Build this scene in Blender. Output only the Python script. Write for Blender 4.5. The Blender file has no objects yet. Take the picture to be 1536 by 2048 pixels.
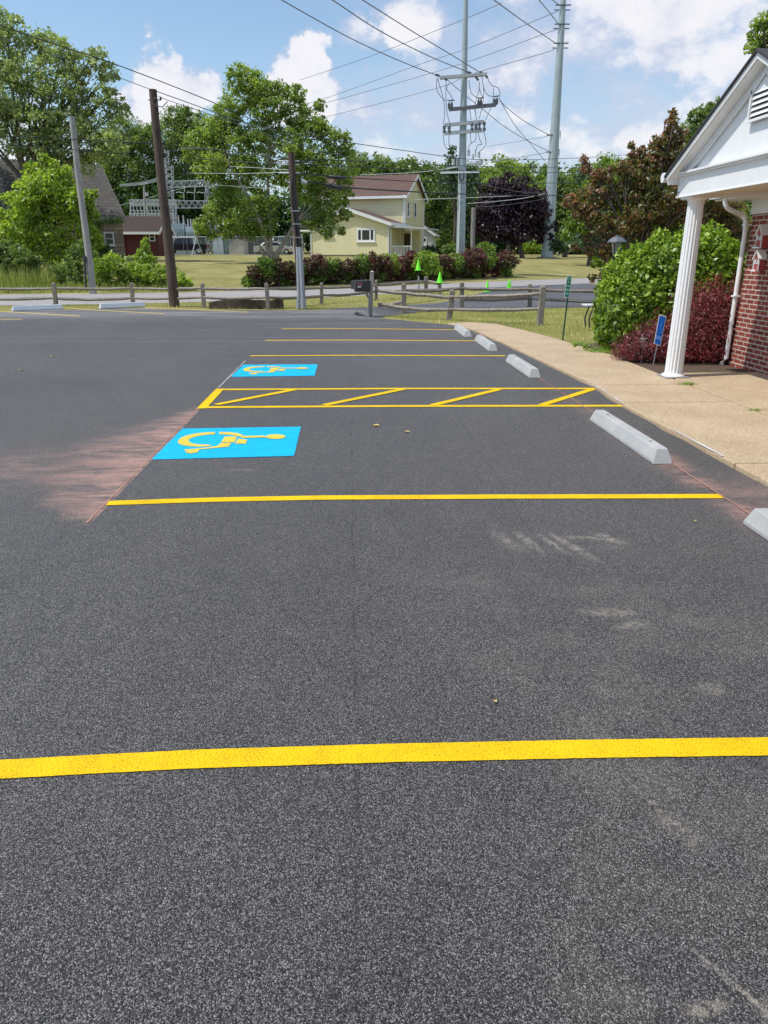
import bpy, math, random
import numpy as np
from mathutils import Vector, Matrix
random.seed(7); RNG = np.random.default_rng(7)
SC = bpy.context.scene; COL = SC.collection
# ---------------------------------------------------------------- camera
H = 1.65; FPX = 1450.0
TH = math.atan(516/FPX); AL = math.atan(69*math.cos(TH)/FPX)
cam = bpy.data.cameras.new('camera'); co = bpy.data.objects.new('camera', cam); COL.objects.link(co)
co.location = (0, 0, H); co.rotation_euler = (math.pi/2-TH, 0, -AL)
cam.sensor_fit = 'HORIZONTAL'; cam.sensor_width = 36; cam.lens = 36*FPX/1536
cam.clip_start = 0.05; cam.clip_end = 6000
SC.camera = co
SC.render.resolution_x = 768; SC.render.resolution_y = 1024
SC.view_settings.view_transform = 'Standard'; SC.view_settings.look = 'None'
SC.view_settings.exposure = 0.0; SC.view_settings.gamma = 1.0
FW = Vector((math.sin(AL), math.cos(AL), 0)); RT = Vector((math.cos(AL), -math.sin(AL), 0))

def ray(px, py):
    xc = (px-768)/FPX; yc = -(py-1024)/FPX
    return FW*(math.cos(TH)+yc*math.sin(TH)) + RT*xc + Vector((0, 0, -math.sin(TH)+yc*math.cos(TH)))
def gnd(px, py, z=0.0):                       # point of the plane z seen in that direction from the standpoint
    d = ray(px, py); t = (z-H)/d.z
    return Vector((d.x*t, d.y*t, z))
def at(px, py, D):                            # point at forward distance D
    d = ray(px, py); k = D/(d.dot(FW))
    return Vector((d.x*k, d.y*k, H+d.z*k))
# ---------------------------------------------------------------- sky and sun
SUN_EL = 60.0; sdir = Vector((-0.98, -0.20, 0)).normalized()
SUNV = Vector((sdir.x*math.cos(math.radians(SUN_EL)), sdir.y*math.cos(math.radians(SUN_EL)), math.sin(math.radians(SUN_EL))))
sl = bpy.data.lights.new('sun', 'SUN'); so = bpy.data.objects.new('sun', sl); COL.objects.link(so)
sl.energy = 3.9; sl.angle = math.radians(0.53); sl.color = (1.0, 0.955, 0.89)
so.rotation_euler = SUNV.to_track_quat('Z', 'Y').to_euler(); so.location = (-20, -8, 40)

class NT:
    def __init__(s, tree): s.t = tree; s.n = tree.nodes; s.l = tree.links
    def add(s, typ, **kw):
        n = s.n.new(typ)
        for k, v in kw.items():
            if k == 'i':
                for kk, vv in v.items():
                    if isinstance(vv, bpy.types.NodeSocket): s.l.new(vv, n.inputs[kk])
                    else: n.inputs[kk].default_value = vv
            else: setattr(n, k, v)
        return n
    def math(s, op, a, b=None, c=None, clamp=False):
        n = s.n.new('ShaderNodeMath'); n.operation = op; n.use_clamp = clamp
        for i, v in enumerate((a, b, c)):
            if v is None: continue
            if isinstance(v, bpy.types.NodeSocket): s.l.new(v, n.inputs[i])
            else: n.inputs[i].default_value = v
        return n.outputs[0]
    def vmath(s, op, a, b=None, out=0):
        n = s.n.new('ShaderNodeVectorMath'); n.operation = op
        for i, v in enumerate((a, b)):
            if v is None: continue
            if isinstance(v, bpy.types.NodeSocket): s.l.new(v, n.inputs[i])
            else: n.inputs[i].default_value = v
        return n.outputs[out]
    def noise(s, vec, scale, detail=4, rough=.55, dist=0, dim='3D'):
        n = s.n.new('ShaderNodeTexNoise'); n.noise_dimensions = dim
        if vec is not None: s.l.new(vec, n.inputs['Vector'])
        n.inputs['Scale'].default_value = scale; n.inputs['Detail'].default_value = detail
        n.inputs['Roughness'].default_value = rough; n.inputs['Distortion'].default_value = dist
        return n.outputs['Fac']
    def smooth(s, v, a, b, lo=0.0, hi=1.0):
        n = s.n.new('ShaderNodeMapRange'); n.interpolation_type = 'SMOOTHSTEP'
        s.l.new(v, n.inputs['Value'])
        for k, x in (('From Min', a), ('From Max', b), ('To Min', lo), ('To Max', hi)): n.inputs[k].default_value = x
        return n.outputs[0]
    def mix(s, f, a, b, blend='MIX'):
        n = s.n.new('ShaderNodeMix'); n.data_type = 'RGBA'; n.blend_type = blend
        for k, v in ((0, f), (6, a), (7, b)):
            if isinstance(v, bpy.types.NodeSocket): s.l.new(v, n.inputs[k])
            else: n.inputs[k].default_value = (*v, 1) if isinstance(v, tuple) and len(v) == 3 else v
        return n.outputs[2]
    def ramp(s, v, stops, interp='LINEAR'):
        n = s.n.new('ShaderNodeValToRGB'); s.l.new(v, n.inputs[0]); cr = n.color_ramp; cr.interpolation = interp
        while len(cr.elements) < len(stops): cr.elements.new(.5)
        for e, (p, c) in zip(cr.elements, stops): e.position = p; e.color = (*c, 1)
        return n.outputs[0]
    def mapping(s, vec, scale=(1, 1, 1), rot=(0, 0, 0), loc=(0, 0, 0)):
        n = s.n.new('ShaderNodeMapping'); s.l.new(vec, n.inputs[0])
        n.inputs['Scale'].default_value = scale; n.inputs['Rotation'].default_value = rot; n.inputs['Location'].default_value = loc
        return n.outputs[0]

W = bpy.data.worlds.new('World'); SC.world = W; W.use_nodes = True
t = NT(W.node_tree); t.n.clear()
sky = t.add('ShaderNodeTexSky', sky_type='NISHITA', sun_disc=False, sun_elevation=math.radians(SUN_EL),
            sun_rotation=math.atan2(SUNV.x, SUNV.y), altitude=200, air_density=1.0, dust_density=1.2, ozone_density=1.5)
SKY_STR = 0.12
gen = t.add('ShaderNodeTexCoord').outputs['Generated']
gen = t.vmath('NORMALIZE', gen)
wob = t.add('ShaderNodeTexNoise', i={'Vector': gen, 'Scale': 7.0, 'Detail': 6.0, 'Roughness': .6})
warp = t.vmath('SCALE', t.vmath('SUBTRACT', wob.outputs['Color'], (.5, .5, .5)))
warp.node.inputs['Scale'].default_value = .15
wob2 = t.add('ShaderNodeTexNoise', i={'Vector': gen, 'Scale': 26.0, 'Detail': 8.0, 'Roughness': .62})
warp2 = t.vmath('SCALE', t.vmath('SUBTRACT', wob2.outputs['Color'], (.5, .5, .5)))
warp2.node.inputs['Scale'].default_value = .075
wdir = t.vmath('NORMALIZE', t.vmath('ADD', t.vmath('ADD', gen, warp), warp2))
def blobs(lst):
    acc = None
    for (px, py, r, w) in lst:
        b = ray(px, py).normalized()
        ang = r/1539
        d = t.vmath('DOT_PRODUCT', wdir, tuple(b), out=1)
        m = t.smooth(d, math.cos(ang*1.5), math.cos(ang*.35), 0, w)
        acc = m if acc is None else t.math('MAXIMUM', acc, m)
    return acc
cum = blobs([(335, 175, 62, 1), (400, 190, 55, .95), (285, 200, 50, .85), (610, 160, 62, 1), (585, 205, 80, 1), (650, 215, 50, .9),
             (830, 45, 80, .9), (790, 20, 60, .8), (880, 110, 90, .75), (1370, 45, 110, .88), (1490, 30, 120, .85), (1270, 240, 40, .72),
             (1240, 110, 110, .72), (1050, 30, 100, .72), (1330, 310, 110, .74), (740, 235, 60, .72), (1110, 215, 120, .68), (960, 180, 70, .62), (1190, 330, 90, .66), (800, 330, 140, .72),
             (1000, 280, 120, .6), (700, 75, 40, .65), (1420, 180, 100, .66), (1200, 15, 110, .78), (60, 380, 160, .8), (2300, 100, 500, .9), (-900, 200, 300, .8)])
fine = t.noise(t.mapping(gen, scale=(1, 1, 1.6)), 11.0, 9, .60)
cov = t.math('ADD', cum, t.math('MULTIPLY', t.math('SUBTRACT', fine, .5), 1.35))
dens = t.smooth(cov, .46, .94)
# veil: thin high cloud over the right half and a hazy band near the horizon
sx = t.vmath('DOT_PRODUCT', gen, tuple(RT), out=1)
sepg = t.add('ShaderNodeSeparateXYZ', i={0: gen})
veil = t.math('MULTIPLY', t.smooth(sx, -.14, .12), t.smooth(t.noise(t.mapping(gen, scale=(1, 1, 2.2)), 6.0, 8, .6), .38, .62, .12, 1.0))
vz = t.smooth(sepg.outputs[2], .02, .16, .35, 0.0)
veil = t.math('MAXIMUM', veil, vz)
shade = t.noise(t.mapping(gen, scale=(1, 1, 1.5), loc=(.03, 0, .02)), 12.0, 7, .55)
bright = t.smooth(t.math('ADD', t.math('MULTIPLY', dens, .48), shade), .64, .98)
ccol = t.mix(bright, (4.9, 5.3, 6.7), (7.9, 7.8, 8.1))
skyc = t.mix(1.0, sky.outputs[0], (1.40, 1.46, 1.42), 'MULTIPLY')
c1 = t.mix(t.math('MULTIPLY', veil, .80), skyc, (5.0, 5.6, 6.9))
c2 = t.mix(t.math('MULTIPLY', dens, .93), c1, ccol)
bg = t.add('ShaderNodeBackground', i={'Color': c2, 'Strength': SKY_STR})
out = t.add('ShaderNodeOutputWorld'); t.l.new(bg.outputs[0], out.inputs[0])

# ---------------------------------------------------------------- materials
def newmat(name):
    m = bpy.data.materials.new(name); m.use_nodes = True
    t = NT(m.node_tree); b = t.n['Principled BSDF']
    tc = t.add('ShaderNodeTexCoord')
    return m, t, b, tc.outputs['Object']
def bump(t, b, h, strength=.3, dist=.01):
    n = t.add('ShaderNodeBump', i={'Height': h, 'Strength': strength, 'Distance': dist}); t.l.new(n.outputs[0], b.inputs['Normal'])
MATS = {}
def plain(name, col, rough=.7, var=.12, scale=6, metal=0, bmp=.1, bscale=60, spec=.5, stain=None):
    m, t, b, o = newmat(name)
    n1 = t.noise(o, scale, 6, .6)
    lo = tuple(c*(1-var) for c in col); hi = tuple(min(1, c*(1+var)) for c in col)
    c = t.ramp(n1, [(.3, lo), (.7, hi)])
    if stain:
        s = t.smooth(t.noise(t.mapping(o, scale=(1, 1, .25)), scale*1.7, 7, .65), .52, .72)
        c = t.mix(t.math('MULTIPLY', s, .5), c, stain)
    t.l.new(c, b.inputs['Base Color'])
    b.inputs['Roughness'].default_value = rough; b.inputs['Metallic'].default_value = metal
    b.inputs['Specular IOR Level'].default_value = spec
    if bmp: bump(t, b, t.noise(o, bscale, 4, .6), bmp, .004)
    MATS[name] = m; return m
plain('white_paint', (.80, .81, .82), .45, .03, 2, bmp=.05, stain=(.62, .62, .60))
plain('white_trim', (.78, .79, .79), .5, .04, 3)
plain('cream_soffit', (.62, .55, .42), .6, .04)
plain('dark_shingle', (.045, .045, .05), .85, .3, 20)
plain('black_plastic', (.035, .037, .04), .45, .2)
plain('black_metal', (.02, .02, .022), .4, .2)
plain('galvanized', (.36, .42, .44), .45, .10, .8, metal=.15, bmp=.03, stain=(.26, .30, .31))
plain('lattice_steel', (.46, .48, .49), .45, .1, 2, metal=.2)
plain('conduit', (.36, .38, .39), .4, .1, 4, metal=.2)
plain('cable_black', (.012, .012, .014), .5, .1, bmp=0)
plain('cable_grey', (.12, .13, .15), .5, .1, bmp=0)
plain('cable_bright', (.62, .64, .64), .35, .1, bmp=0)
plain('porcelain', (.10, .10, .12), .3, .2)
plain('glass_dark', (.015, .018, .02), .08, .2, bmp=0)
plain('lamp_glass', (.42, .40, .36), .25, .05, bmp=0)
plain('cone_green', (.16, .82, .02), .5, .05)
plain('sign_green', (.015, .17, .10), .4, .05)
plain('sign_blue', (.0, .13, .62), .4, .05)
plain('sign_white', (.75, .78, .8), .4, .05)
plain('sign_mint', (.42, .72, .60), .4, .05)
plain('sign_faded', (.22, .38, .74), .5, .1, 80)
plain('sign_symbol', (.06, .30, .80), .5, .1)
plain('post_green', (.01, .05, .035), .5, .1)
plain('label_pink', (.50, .09, .16), .5, .1)
plain('label_white', (.8, .76, .76), .5, .1)
plain('bird_red', (.36, .07, .07), .6, .2, 20)
plain('barn_red', (.085, .016, .016), .8, .25, 3)
plain('barn_roof', (.045, .028, .022), .9, .3, 5)
plain('car_beige', (.42, .41, .37), .25, .05, metal=.3, bmp=0)
plain('car_black', (.012, .013, .016), .2, .1, bmp=0)
plain('tyre', (.02, .02, .02), .8, .1)
plain('rim', (.45, .46, .48), .3, .1, metal=.6, bmp=0)
plain('tail_red', (.45, .02, .02), .3, .1, bmp=0)
plain('transformer_grey', (.36, .44, .48), .5, .12, 1.5)
plain('garage_white', (.62, .66, .68), .6, .08, 2)
plain('tan_shed', (.42, .38, .30), .8, .15, 4)
plain('foundation', (.30, .27, .22), .85, .2, 3)
plain('dark_timber', (.085, .062, .042), .9, .45, 5)
plain('bench_white', (.72, .74, .78), .5, .05)
plain('leaf_litter', (.62, .48, .16), .7, .3, 50)
plain('soil', (.09, .06, .04), .95, .35, 20, bmp=.6)
plain('monopole_weld', (.25, .30, .31), .5, .1)
plain('green_box', (.05, .10, .08), .6, .1)

def wood(name, a, b_, rough=.85, zs=.12, scale=22):
    m, t, b, o = newmat(name)
    g = t.noise(t.mapping(o, scale=(1, 1, zs)), scale, 8, .65, .4)
    blot = t.noise(o, 2.2, 4, .6)
    c = t.ramp(t.math('ADD', t.math('MULTIPLY', g, .75), t.math('MULTIPLY', blot, .25)), [(.34, a), (.68, b_)])
    t.l.new(c, b.inputs['Base Color']); b.inputs['Roughness'].default_value = rough; bump(t, b, g, .5, .008)
    MATS[name] = m; return m
wood('pole_brown', (.035, .022, .016), (.145, .10, .075))
wood('pole_grey', (.20, .19, .175), (.42, .41, .385))
wood('pole_small', (.16, .14, .12), (.30, .28, .25))
wood('bark', (.06, .048, .036), (.17, .14, .11), scale=9, zs=.4)
wood('bark_pale', (.16, .14, .11), (.36, .33, .28), scale=9, zs=.4)
wood('fence_wood', (.13, .105, .085), (.36, .32, .275), scale=16, zs=1)
wood('mailbox_wood', (.26, .245, .21), (.46, .44, .38), scale=30)

# -- asphalt of the lot, with pink chalk dust, tan scuffs and faint seams
def asphalt(name, base, stains=True, sheen=.55):
    m, t, b, o = newmat(name)
    vor = t.add('ShaderNodeTexVoronoi', i={'Vector': o, 'Scale': 310.0, 'Randomness': 1.0})
    vor2 = t.add('ShaderNodeTexVoronoi', i={'Vector': o, 'Scale': 110.0})
    g1 = t.noise(o, 330, 3, .6)
    sepc = t.add('ShaderNodeSeparateColor', i={0: vor.outputs['Color']})
    k = t.math('ADD', t.math('MULTIPLY', sepc.outputs[0], .72), t.math('ADD', t.math('MULTIPLY', g1, .30), t.math('MULTIPLY', t.noise(o, 45, 2, .5), .06)))
    c = t.ramp(k, [(.28, tuple(x*.12 for x in base)), (.55, tuple(x*.72 for x in base)), (.76, tuple(x*1.8 for x in base)), (.90, (.37, .36, .35))])
    big = t.noise(t.mapping(o, scale=(1, .55, 1), rot=(0, 0, .5)), .42, 7, .62, .6)
    c = t.mix(1.0, c, t.ramp(big, [(.3, (.84, .84, .86)), (.7, (1.15, 1.14, 1.12))]), 'MULTIPLY')
    mid = t.noise(o, 3.2, 5, .6)
    c = t.mix(1.0, c, t.ramp(mid, [(.3, (.93, .92, .95)), (.7, (1.07, 1.06, 1.03))]), 'MULTIPLY')
    if stains:
        xyz = t.add('ShaderNodeSeparateXYZ', i={0: o}); X, Y = xyz.outputs[0], xyz.outputs[1]
        def gauss(cx, cy, sx, sy, rot=0, p=1.0):
            mp = t.mapping(o, loc=(0, 0, 0)); v = t.vmath('SUBTRACT', o, (cx, cy, 0))
            v = t.mapping(v, rot=(0, 0, -rot)); v = t.vmath('MULTIPLY', v, (1/sx, 1/sy, 0))
            L = t.vmath('LENGTH', v, out=1)
            return t.smooth(L, 1.0, .15, 0, p)
        streak = t.noise(t.mapping(o, rot=(0, 0, -.45), scale=(.55, 3.0, 1)), 2.4, 8, .66, 1.1)
        streak2 = t.noise(t.mapping(o, rot=(0, 0, .25), scale=(.8, 2.0, 1)), 3.1, 8, .66, .7)
        grain = t.smooth(g1, .38, .60, .22, 1.0)
        # pink chalk blown to the left of the snapped line
        wn = t.math('SUBTRACT', t.noise(o, 1.3, 6, .62), .5); wn2 = t.math('SUBTRACT', t.noise(o, 4.5, 6, .65), .5)
        Yw = t.math('ADD', Y, t.math('ADD', t.math('MULTIPLY', wn, 1.5), t.math('MULTIPLY', wn2, .5)))
        leftm = t.smooth(X, -1.700, -1.715)
        dl = t.math('SUBTRACT', -1.71, X)                                       # metres left of the line
        wY = t.math('MULTIPLY', t.smooth(Yw, 4.35, 5.7), t.smooth(Yw, 8.6, 6.2))  # how far the dust reaches
        reach = t.math('ADD', t.math('MULTIPLY', wY, 1.05), .12)
        q_ = t.math('DIVIDE', dl, reach)
        pa = t.math('MULTIPLY', t.smooth(q_, 1.0, .0), t.math('MULTIPLY', t.smooth(Y, 4.42, 4.6), t.smooth(Y, 8.5, 7.9)))
        pa = t.math('MULTIPLY', t.math('MULTIPLY', pa, leftm), t.math('ADD', t.smooth(streak, .40, .60, .06, .6), t.smooth(streak2, .42, .58, .05, .5)))
        cen_ = t.math('ADD', 5.95, t.math('MULTIPLY', dl, -.06)); dy_ = t.math('ABSOLUTE', t.math('SUBTRACT', Yw, cen_))
        pb = t.math('MULTIPLY', t.smooth(dy_, .95, .1), t.smooth(dl, 4.5, .3, .0, .48))
        pb = t.math('MULTIPLY', t.math('MULTIPLY', pb, leftm), t.smooth(streak2, .38, .62, .15, .8))
        pink = t.math('MAXIMUM', pa, pb)
        # faint pink along the wheel stop line
        dx = t.math('ABSOLUTE', t.math('SUBTRACT', X, 2.66))
        pc = t.math('MULTIPLY', t.smooth(dx, .26, .0), t.math('MULTIPLY', t.smooth(Y, 3.6, 4.6), t.smooth(Y, 10.2, 5.6)))
        pc = t.math('MULTIPLY', pc, t.smooth(streak2, .38, .66, .08, .7))
        pd = t.math('MULTIPLY', gauss(2.95, 4.7, .45, 1.1), t.smooth(streak2, .4, .7, .1, .45))
        pink = t.math('MAXIMUM', pink, t.math('MAXIMUM', pc, pd))
        pink = t.math('MULTIPLY', pink, grain)
        c = t.mix(t.math('MULTIPLY', pink, .74), c, (.95, .52, .40))
        # tan scuffs and brown dust on the near bay
        sc = None
        for (cx, cy, a, bb, r, p) in [(1.06, 4.06, .035, .22, -.24, 1.), (.93, 4.08, .05, .2, -.3, .7), (1.20, 4.02, .025, .20, -.30, 1.), (1.31, 3.96, .035, .28, -.34, 1.), (1.45, 4.10, .20, .04, .1, .8), (1.57, 4.08, .05, .14, -.6, 1.),
                                      (1.24, 3.12, .15, .06, .1, .8), (1.30, 2.99, .10, .04, -.3, .8), (1.42, 2.45, .07, .05, 0, .7), (.95, 1.80, .012, .19, -.38, 1.), (.98, 1.72, .05, .12, -.4, .5),
                                      (.895, 1.22, .009, .12, -.55, 1.4), (.955, 1.13, .035, .06, 0, 1.1), (.80, 1.165, .06, .025, -.2, .9), (.99, 1.08, .06, .08, 0, .9), (-.9, 5.7, .16, .05, 0, .4)]:
            q = gauss(cx, cy, a*1.5, bb*1.3, -r, p); sc = q if sc is None else t.math('MAXIMUM', sc, q)
        sc = t.math('MULTIPLY', sc, t.smooth(t.noise(o, 22, 7, .75), .42, .60, .10, 1.15))
        br = t.math('MULTIPLY', gauss(1.15, 2.6, 1.3, 2.2, .2), t.smooth(t.noise(o, 1.6, 7, .66), .46, .72, 0, .26))
        br2 = t.math('MULTIPLY', gauss(1.0, 1.3, .8, 1.0, 0), t.smooth(t.noise(o, 2.6, 7, .66), .46, .72, 0, .30))
        sc = t.math('MAXIMUM', sc, t.math('MAXIMUM', br, br2))
        c = t.mix(t.math('MULTIPLY', t.math('MULTIPLY', sc, t.smooth(g1, .36, .58, .45, 1.0)), .68), c, (.50, .43, .34))
        seam = t.math('ABSOLUTE', t.math('SUBTRACT', t.math('ADD', X, t.math('MULTIPLY', t.noise(o, 1.1, 3, .5), .05)), .02))
        sm = t.math('MULTIPLY', t.smooth(seam, .012, .0), t.smooth(t.noise(o, 2.5, 4, .6), .42, .6, .0, .55))
        c = t.mix(sm, c, (.012, .011, .011))
        seam2 = t.math('ABSOLUTE', t.math('SUBTRACT', t.math('ADD', X, t.math('MULTIPLY', t.noise(o, .9, 3, .5), .06)), 1.16))
        c = t.mix(t.math('MULTIPLY', t.smooth(seam2, .010, .0), t.smooth(t.noise(o, 2.1, 4, .6), .46, .62, .0, .5)), c, (.012, .011, .011))
        oil = t.smooth(t.noise(o, .9, 7, .7, 1.5), .60, .72, 0, .35)
        c = t.mix(oil, c, tuple(x*.45 for x in base))
        # paving seam and pale bluish streaks far away
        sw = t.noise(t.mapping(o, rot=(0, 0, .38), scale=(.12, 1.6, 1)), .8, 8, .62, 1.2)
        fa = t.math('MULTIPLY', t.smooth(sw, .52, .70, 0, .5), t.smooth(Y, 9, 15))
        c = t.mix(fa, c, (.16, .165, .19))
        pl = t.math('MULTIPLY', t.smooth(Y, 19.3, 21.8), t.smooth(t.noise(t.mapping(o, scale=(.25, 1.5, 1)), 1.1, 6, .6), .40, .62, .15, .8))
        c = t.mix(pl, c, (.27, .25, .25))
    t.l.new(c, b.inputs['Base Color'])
    b.inputs['Roughness'].default_value = .55; b.inputs['Specular IOR Level'].default_value = sheen
    h = t.math('ADD', t.math('MULTIPLY', vor.outputs['Distance'], -1.0), t.math('MULTIPLY', g1, .6))
    h = t.math('ADD', h, t.math('MULTIPLY', vor2.outputs['Distance'], -.6))
    bump(t, b, h, .85, .006)
    MATS[name] = m; return m
asphalt('asphalt', (.080, .0755, .072))
asphalt('asphalt_drive', (.085, .085, .092), stains=False)

def road_mat():
    m, t, b, o = newmat('road_asphalt')
    c = t.ramp(t.noise(o, 90, 3, .6), [(.3, (.24, .225, .22)), (.7, (.40, .375, .365))])
    c = t.mix(1.0, c, t.ramp(t.noise(t.mapping(o, rot=(0, 0, -.5), scale=(.1, 1, 1)), 1.1, 6, .6), [(.3, (.86, .86, .87)), (.7, (1.1, 1.09, 1.07))]), 'MULTIPLY')
    t.l.new(c, b.inputs['Base Color']); b.inputs['Roughness'].default_value = .8
    MATS['road_asphalt'] = m
road_mat()
def walk_mat():
    m, t, b, o = newmat('aggregate_concrete')
    sp = t.add('ShaderNodeTexVoronoi', i={'Vector': o, 'Scale': 130.0}); s = t.add('ShaderNodeSeparateColor', i={0: sp.outputs['Color']})
    c = t.ramp(s.outputs[0], [(.0, (.33, .24, .145)), (.45, (.46, .35, .22)), (.85, (.56, .44, .29)), (1, (.66, .56, .41))])
    c = t.mix(1.0, c, t.ramp(t.noise(o, 1.3, 7, .62), [(.3, (.84, .82, .80)), (.7, (1.08, 1.08, 1.08))]), 'MULTIPLY')
    x = t.add('ShaderNodeSeparateXYZ', i={0: o})
    # pink dust near the old curb paint, grey dirt towards the wall
    pk = t.math('MULTIPLY', t.smooth(x.outputs[0], 3.75, 3.1), t.smooth(t.noise(o, 2.1, 7, .65),   .45, .7, 0, .2))
    c = t.mix(pk, c, (.50, .27, .19))
    dk = t.smooth(t.noise(o, 5.5, 7, .7), .60, .78, 0, .5)
    c = t.mix(dk, c, (.22, .16, .10))
    t.l.new(c, b.inputs['Base Color']); b.inputs['Roughness'].default_value = .85
    bump(t, b, t.noise(o, 130, 4, .65), .5, .004)
    MATS['aggregate_concrete'] = m
walk_mat()
def stop_mat():
    m, t, b, o = newmat('stop_concrete')
    c = t.ramp(t.noise(o, 5, 7, .65), [(.3, (.34, .345, .34)), (.7, (.45, .455, .445))])
    pit = t.smooth(t.noise(o, 60, 5, .7), .66, .74)
    c = t.mix(t.math('MULTIPLY', pit, .6), c, (.20, .20, .19))
    c = t.mix(t.smooth(t.noise(o, 9, 7, .7, .8), .56, .72, 0, .35), c, (.24, .22, .19))
    t.l.new(c, b.inputs['Base Color']); b.inputs['Roughness'].default_value = .85
    bump(t, b, t.noise(o, 90, 5, .7), .35, .004); MATS['stop_concrete'] = m
stop_mat()
def paint(name, col, dark, edge=0.0):
    m, t, b, o = newmat(name)
    vor = t.add('ShaderNodeTexVoronoi', i={'Vector': o, 'Scale': 120.0})
    g1 = t.noise(o, 190, 3, .65)
    k = t.math('ADD', t.math('MULTIPLY', g1, .7), t.math('MULTIPLY', t.noise(o, 5, 5, .6), .35))
    pin = t.smooth(g1, .40, .34)
    c = t.ramp(k, [(.40, dark), (.55, col), (.75, tuple(min(1, x*1.12) for x in col))])
    c = t.mix(t.math('MULTIPLY', pin, .6), c, (.05, .045, .03))
    t.l.new(c, b.inputs['Base Color']); b.inputs['Roughness'].default_value = .75; b.inputs['Specular IOR Level'].default_value = .2
    h = t.math('ADD', t.math('MULTIPLY', vor.outputs['Distance'], -1.0), t.math('MULTIPLY', g1, .6))
    bump(t, b, h, .55, .004); MATS[name] = m
paint('yellow_paint', (.78, .52, .004), (.58, .35, .003))
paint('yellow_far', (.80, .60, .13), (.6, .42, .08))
paint('blue_paint', (.005, .45, .82), (.004, .36, .66))
paint('chalk_pink', (.50, .27, .21), (.2, .11, .09))
paint('white_line', (.62, .60, .57), (.42, .40, .38))
paint('symbol_yellow', (.74, .56, .06), (.50, .42, .10))

def lawn_mat(name, a, b_, c_, s=1.0):
    m, t, b, o = newmat(name)
    n1 = t.noise(o, .35*s, 7, .65, .5); n2 = t.noise(t.mapping(o, scale=(.4, 2.0, 1)), 2.2*s, 7, .68)
    n3 = t.noise(o, 38, 4, .7)
    k = t.math('ADD', t.math('MULTIPLY', n1, .55), t.math('MULTIPLY', n2, .45))
    c = t.ramp(k, [(.36, a), (.5, b_), (.64, c_)])
    c = t.mix(1.0, c, t.ramp(n3, [(.3, (.72, .74, .70)), (.7, (1.2, 1.18, 1.15))]), 'MULTIPLY')
    t.l.new(c, b.inputs['Base Color']); b.inputs['Roughness'].default_value = .95; b.inputs['Specular IOR Level'].default_value = .1
    bump(t, b, n3, .8, .03); MATS[name] = m
lawn_mat('lawn', (.16, .165, .060), (.29, .265, .105), (.42, .37, .18))

def siding(name, col, pitch, dark=.62, axis=2, var=.06):
    m, t, b, o = newmat(name)
    x = t.add('ShaderNodeSeparateXYZ', i={0: o})
    f = t.math('FRACT', t.math('DIVIDE', x.outputs[axis], pitch))
    g = t.smooth(f, .0, .14)
    n = t.noise(o, 1.2, 6, .6)
    c = t.ramp(n, [(.3, tuple(v*(1-var) for v in col)), (.7, tuple(v*(1+var) for v in col))])
    c = t.mix(g, tuple(v*dark for v in col), c)
    t.l.new(c, b.inputs['Base Color']); b.inputs['Roughness'].default_value = .6
    bump(t, b, f, .5, .02); MATS[name] = m
siding('siding_yellow', (.78, .72, .45), .20)
siding('siding_grey', (.55, .58, .58), .20)
siding('gable_tan', (.52, .42, .30), .18)

def bricks(name, c1, c2, mortar, bw, rh, ms, axes=(1, 2), sc=1.0, rough=.85, bm=.6, off=.5):
    m, t, b, o = newmat(name)
    x = t.add('ShaderNodeSeparateXYZ', i={0: o}); v = t.add('ShaderNodeCombineXYZ', i={0: x.outputs[axes[0]], 1: x.outputs[axes[1]]})
    br = t.add('ShaderNodeTexBrick', offset=off, i={'Vector': v.outputs[0], 'Color1': (*c1, 1), 'Color2': (*c2, 1), 'Mortar': (*mortar, 1), 'Scale': 1.0,
               'Mortar Size': ms, 'Mortar Smooth': .15, 'Bias': 0.0, 'Brick Width': bw, 'Row Height': rh})
    c = t.mix(1.0, br.outputs[0], t.ramp(t.noise(o, 14, 6, .7), [(.3, (.7, .7, .7)), (.7, (1.25, 1.22, 1.2))]), 'MULTIPLY')
    t.l.new(c, b.inputs['Base Color']); b.inputs['Roughness'].default_value = rough
    bump(t, b, t.math('SUBTRACT', 1.0, br.outputs['Fac']), bm, .006); MATS[name] = m
bricks('red_brick', (.30, .060, .035), (.17, .030, .022), (.50, .42, .36), .205, .068, .010)
bricks('field_stone', (.40, .31, .22), (.27, .20, .15), (.18, .14, .11), .62, .30, .03, axes=(0, 2))
bricks('shingle_brown', (.135, .080, .066), (.11, .062, .052), (.075, .043, .036), .9, .22, .02, axes=(0, 2), bm=.2)
bricks('shingle_grey', (.115, .105, .095), (.08, .073, .067), (.05, .046, .043), .5, .24, .02, axes=(0, 2), bm=.3)

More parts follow.
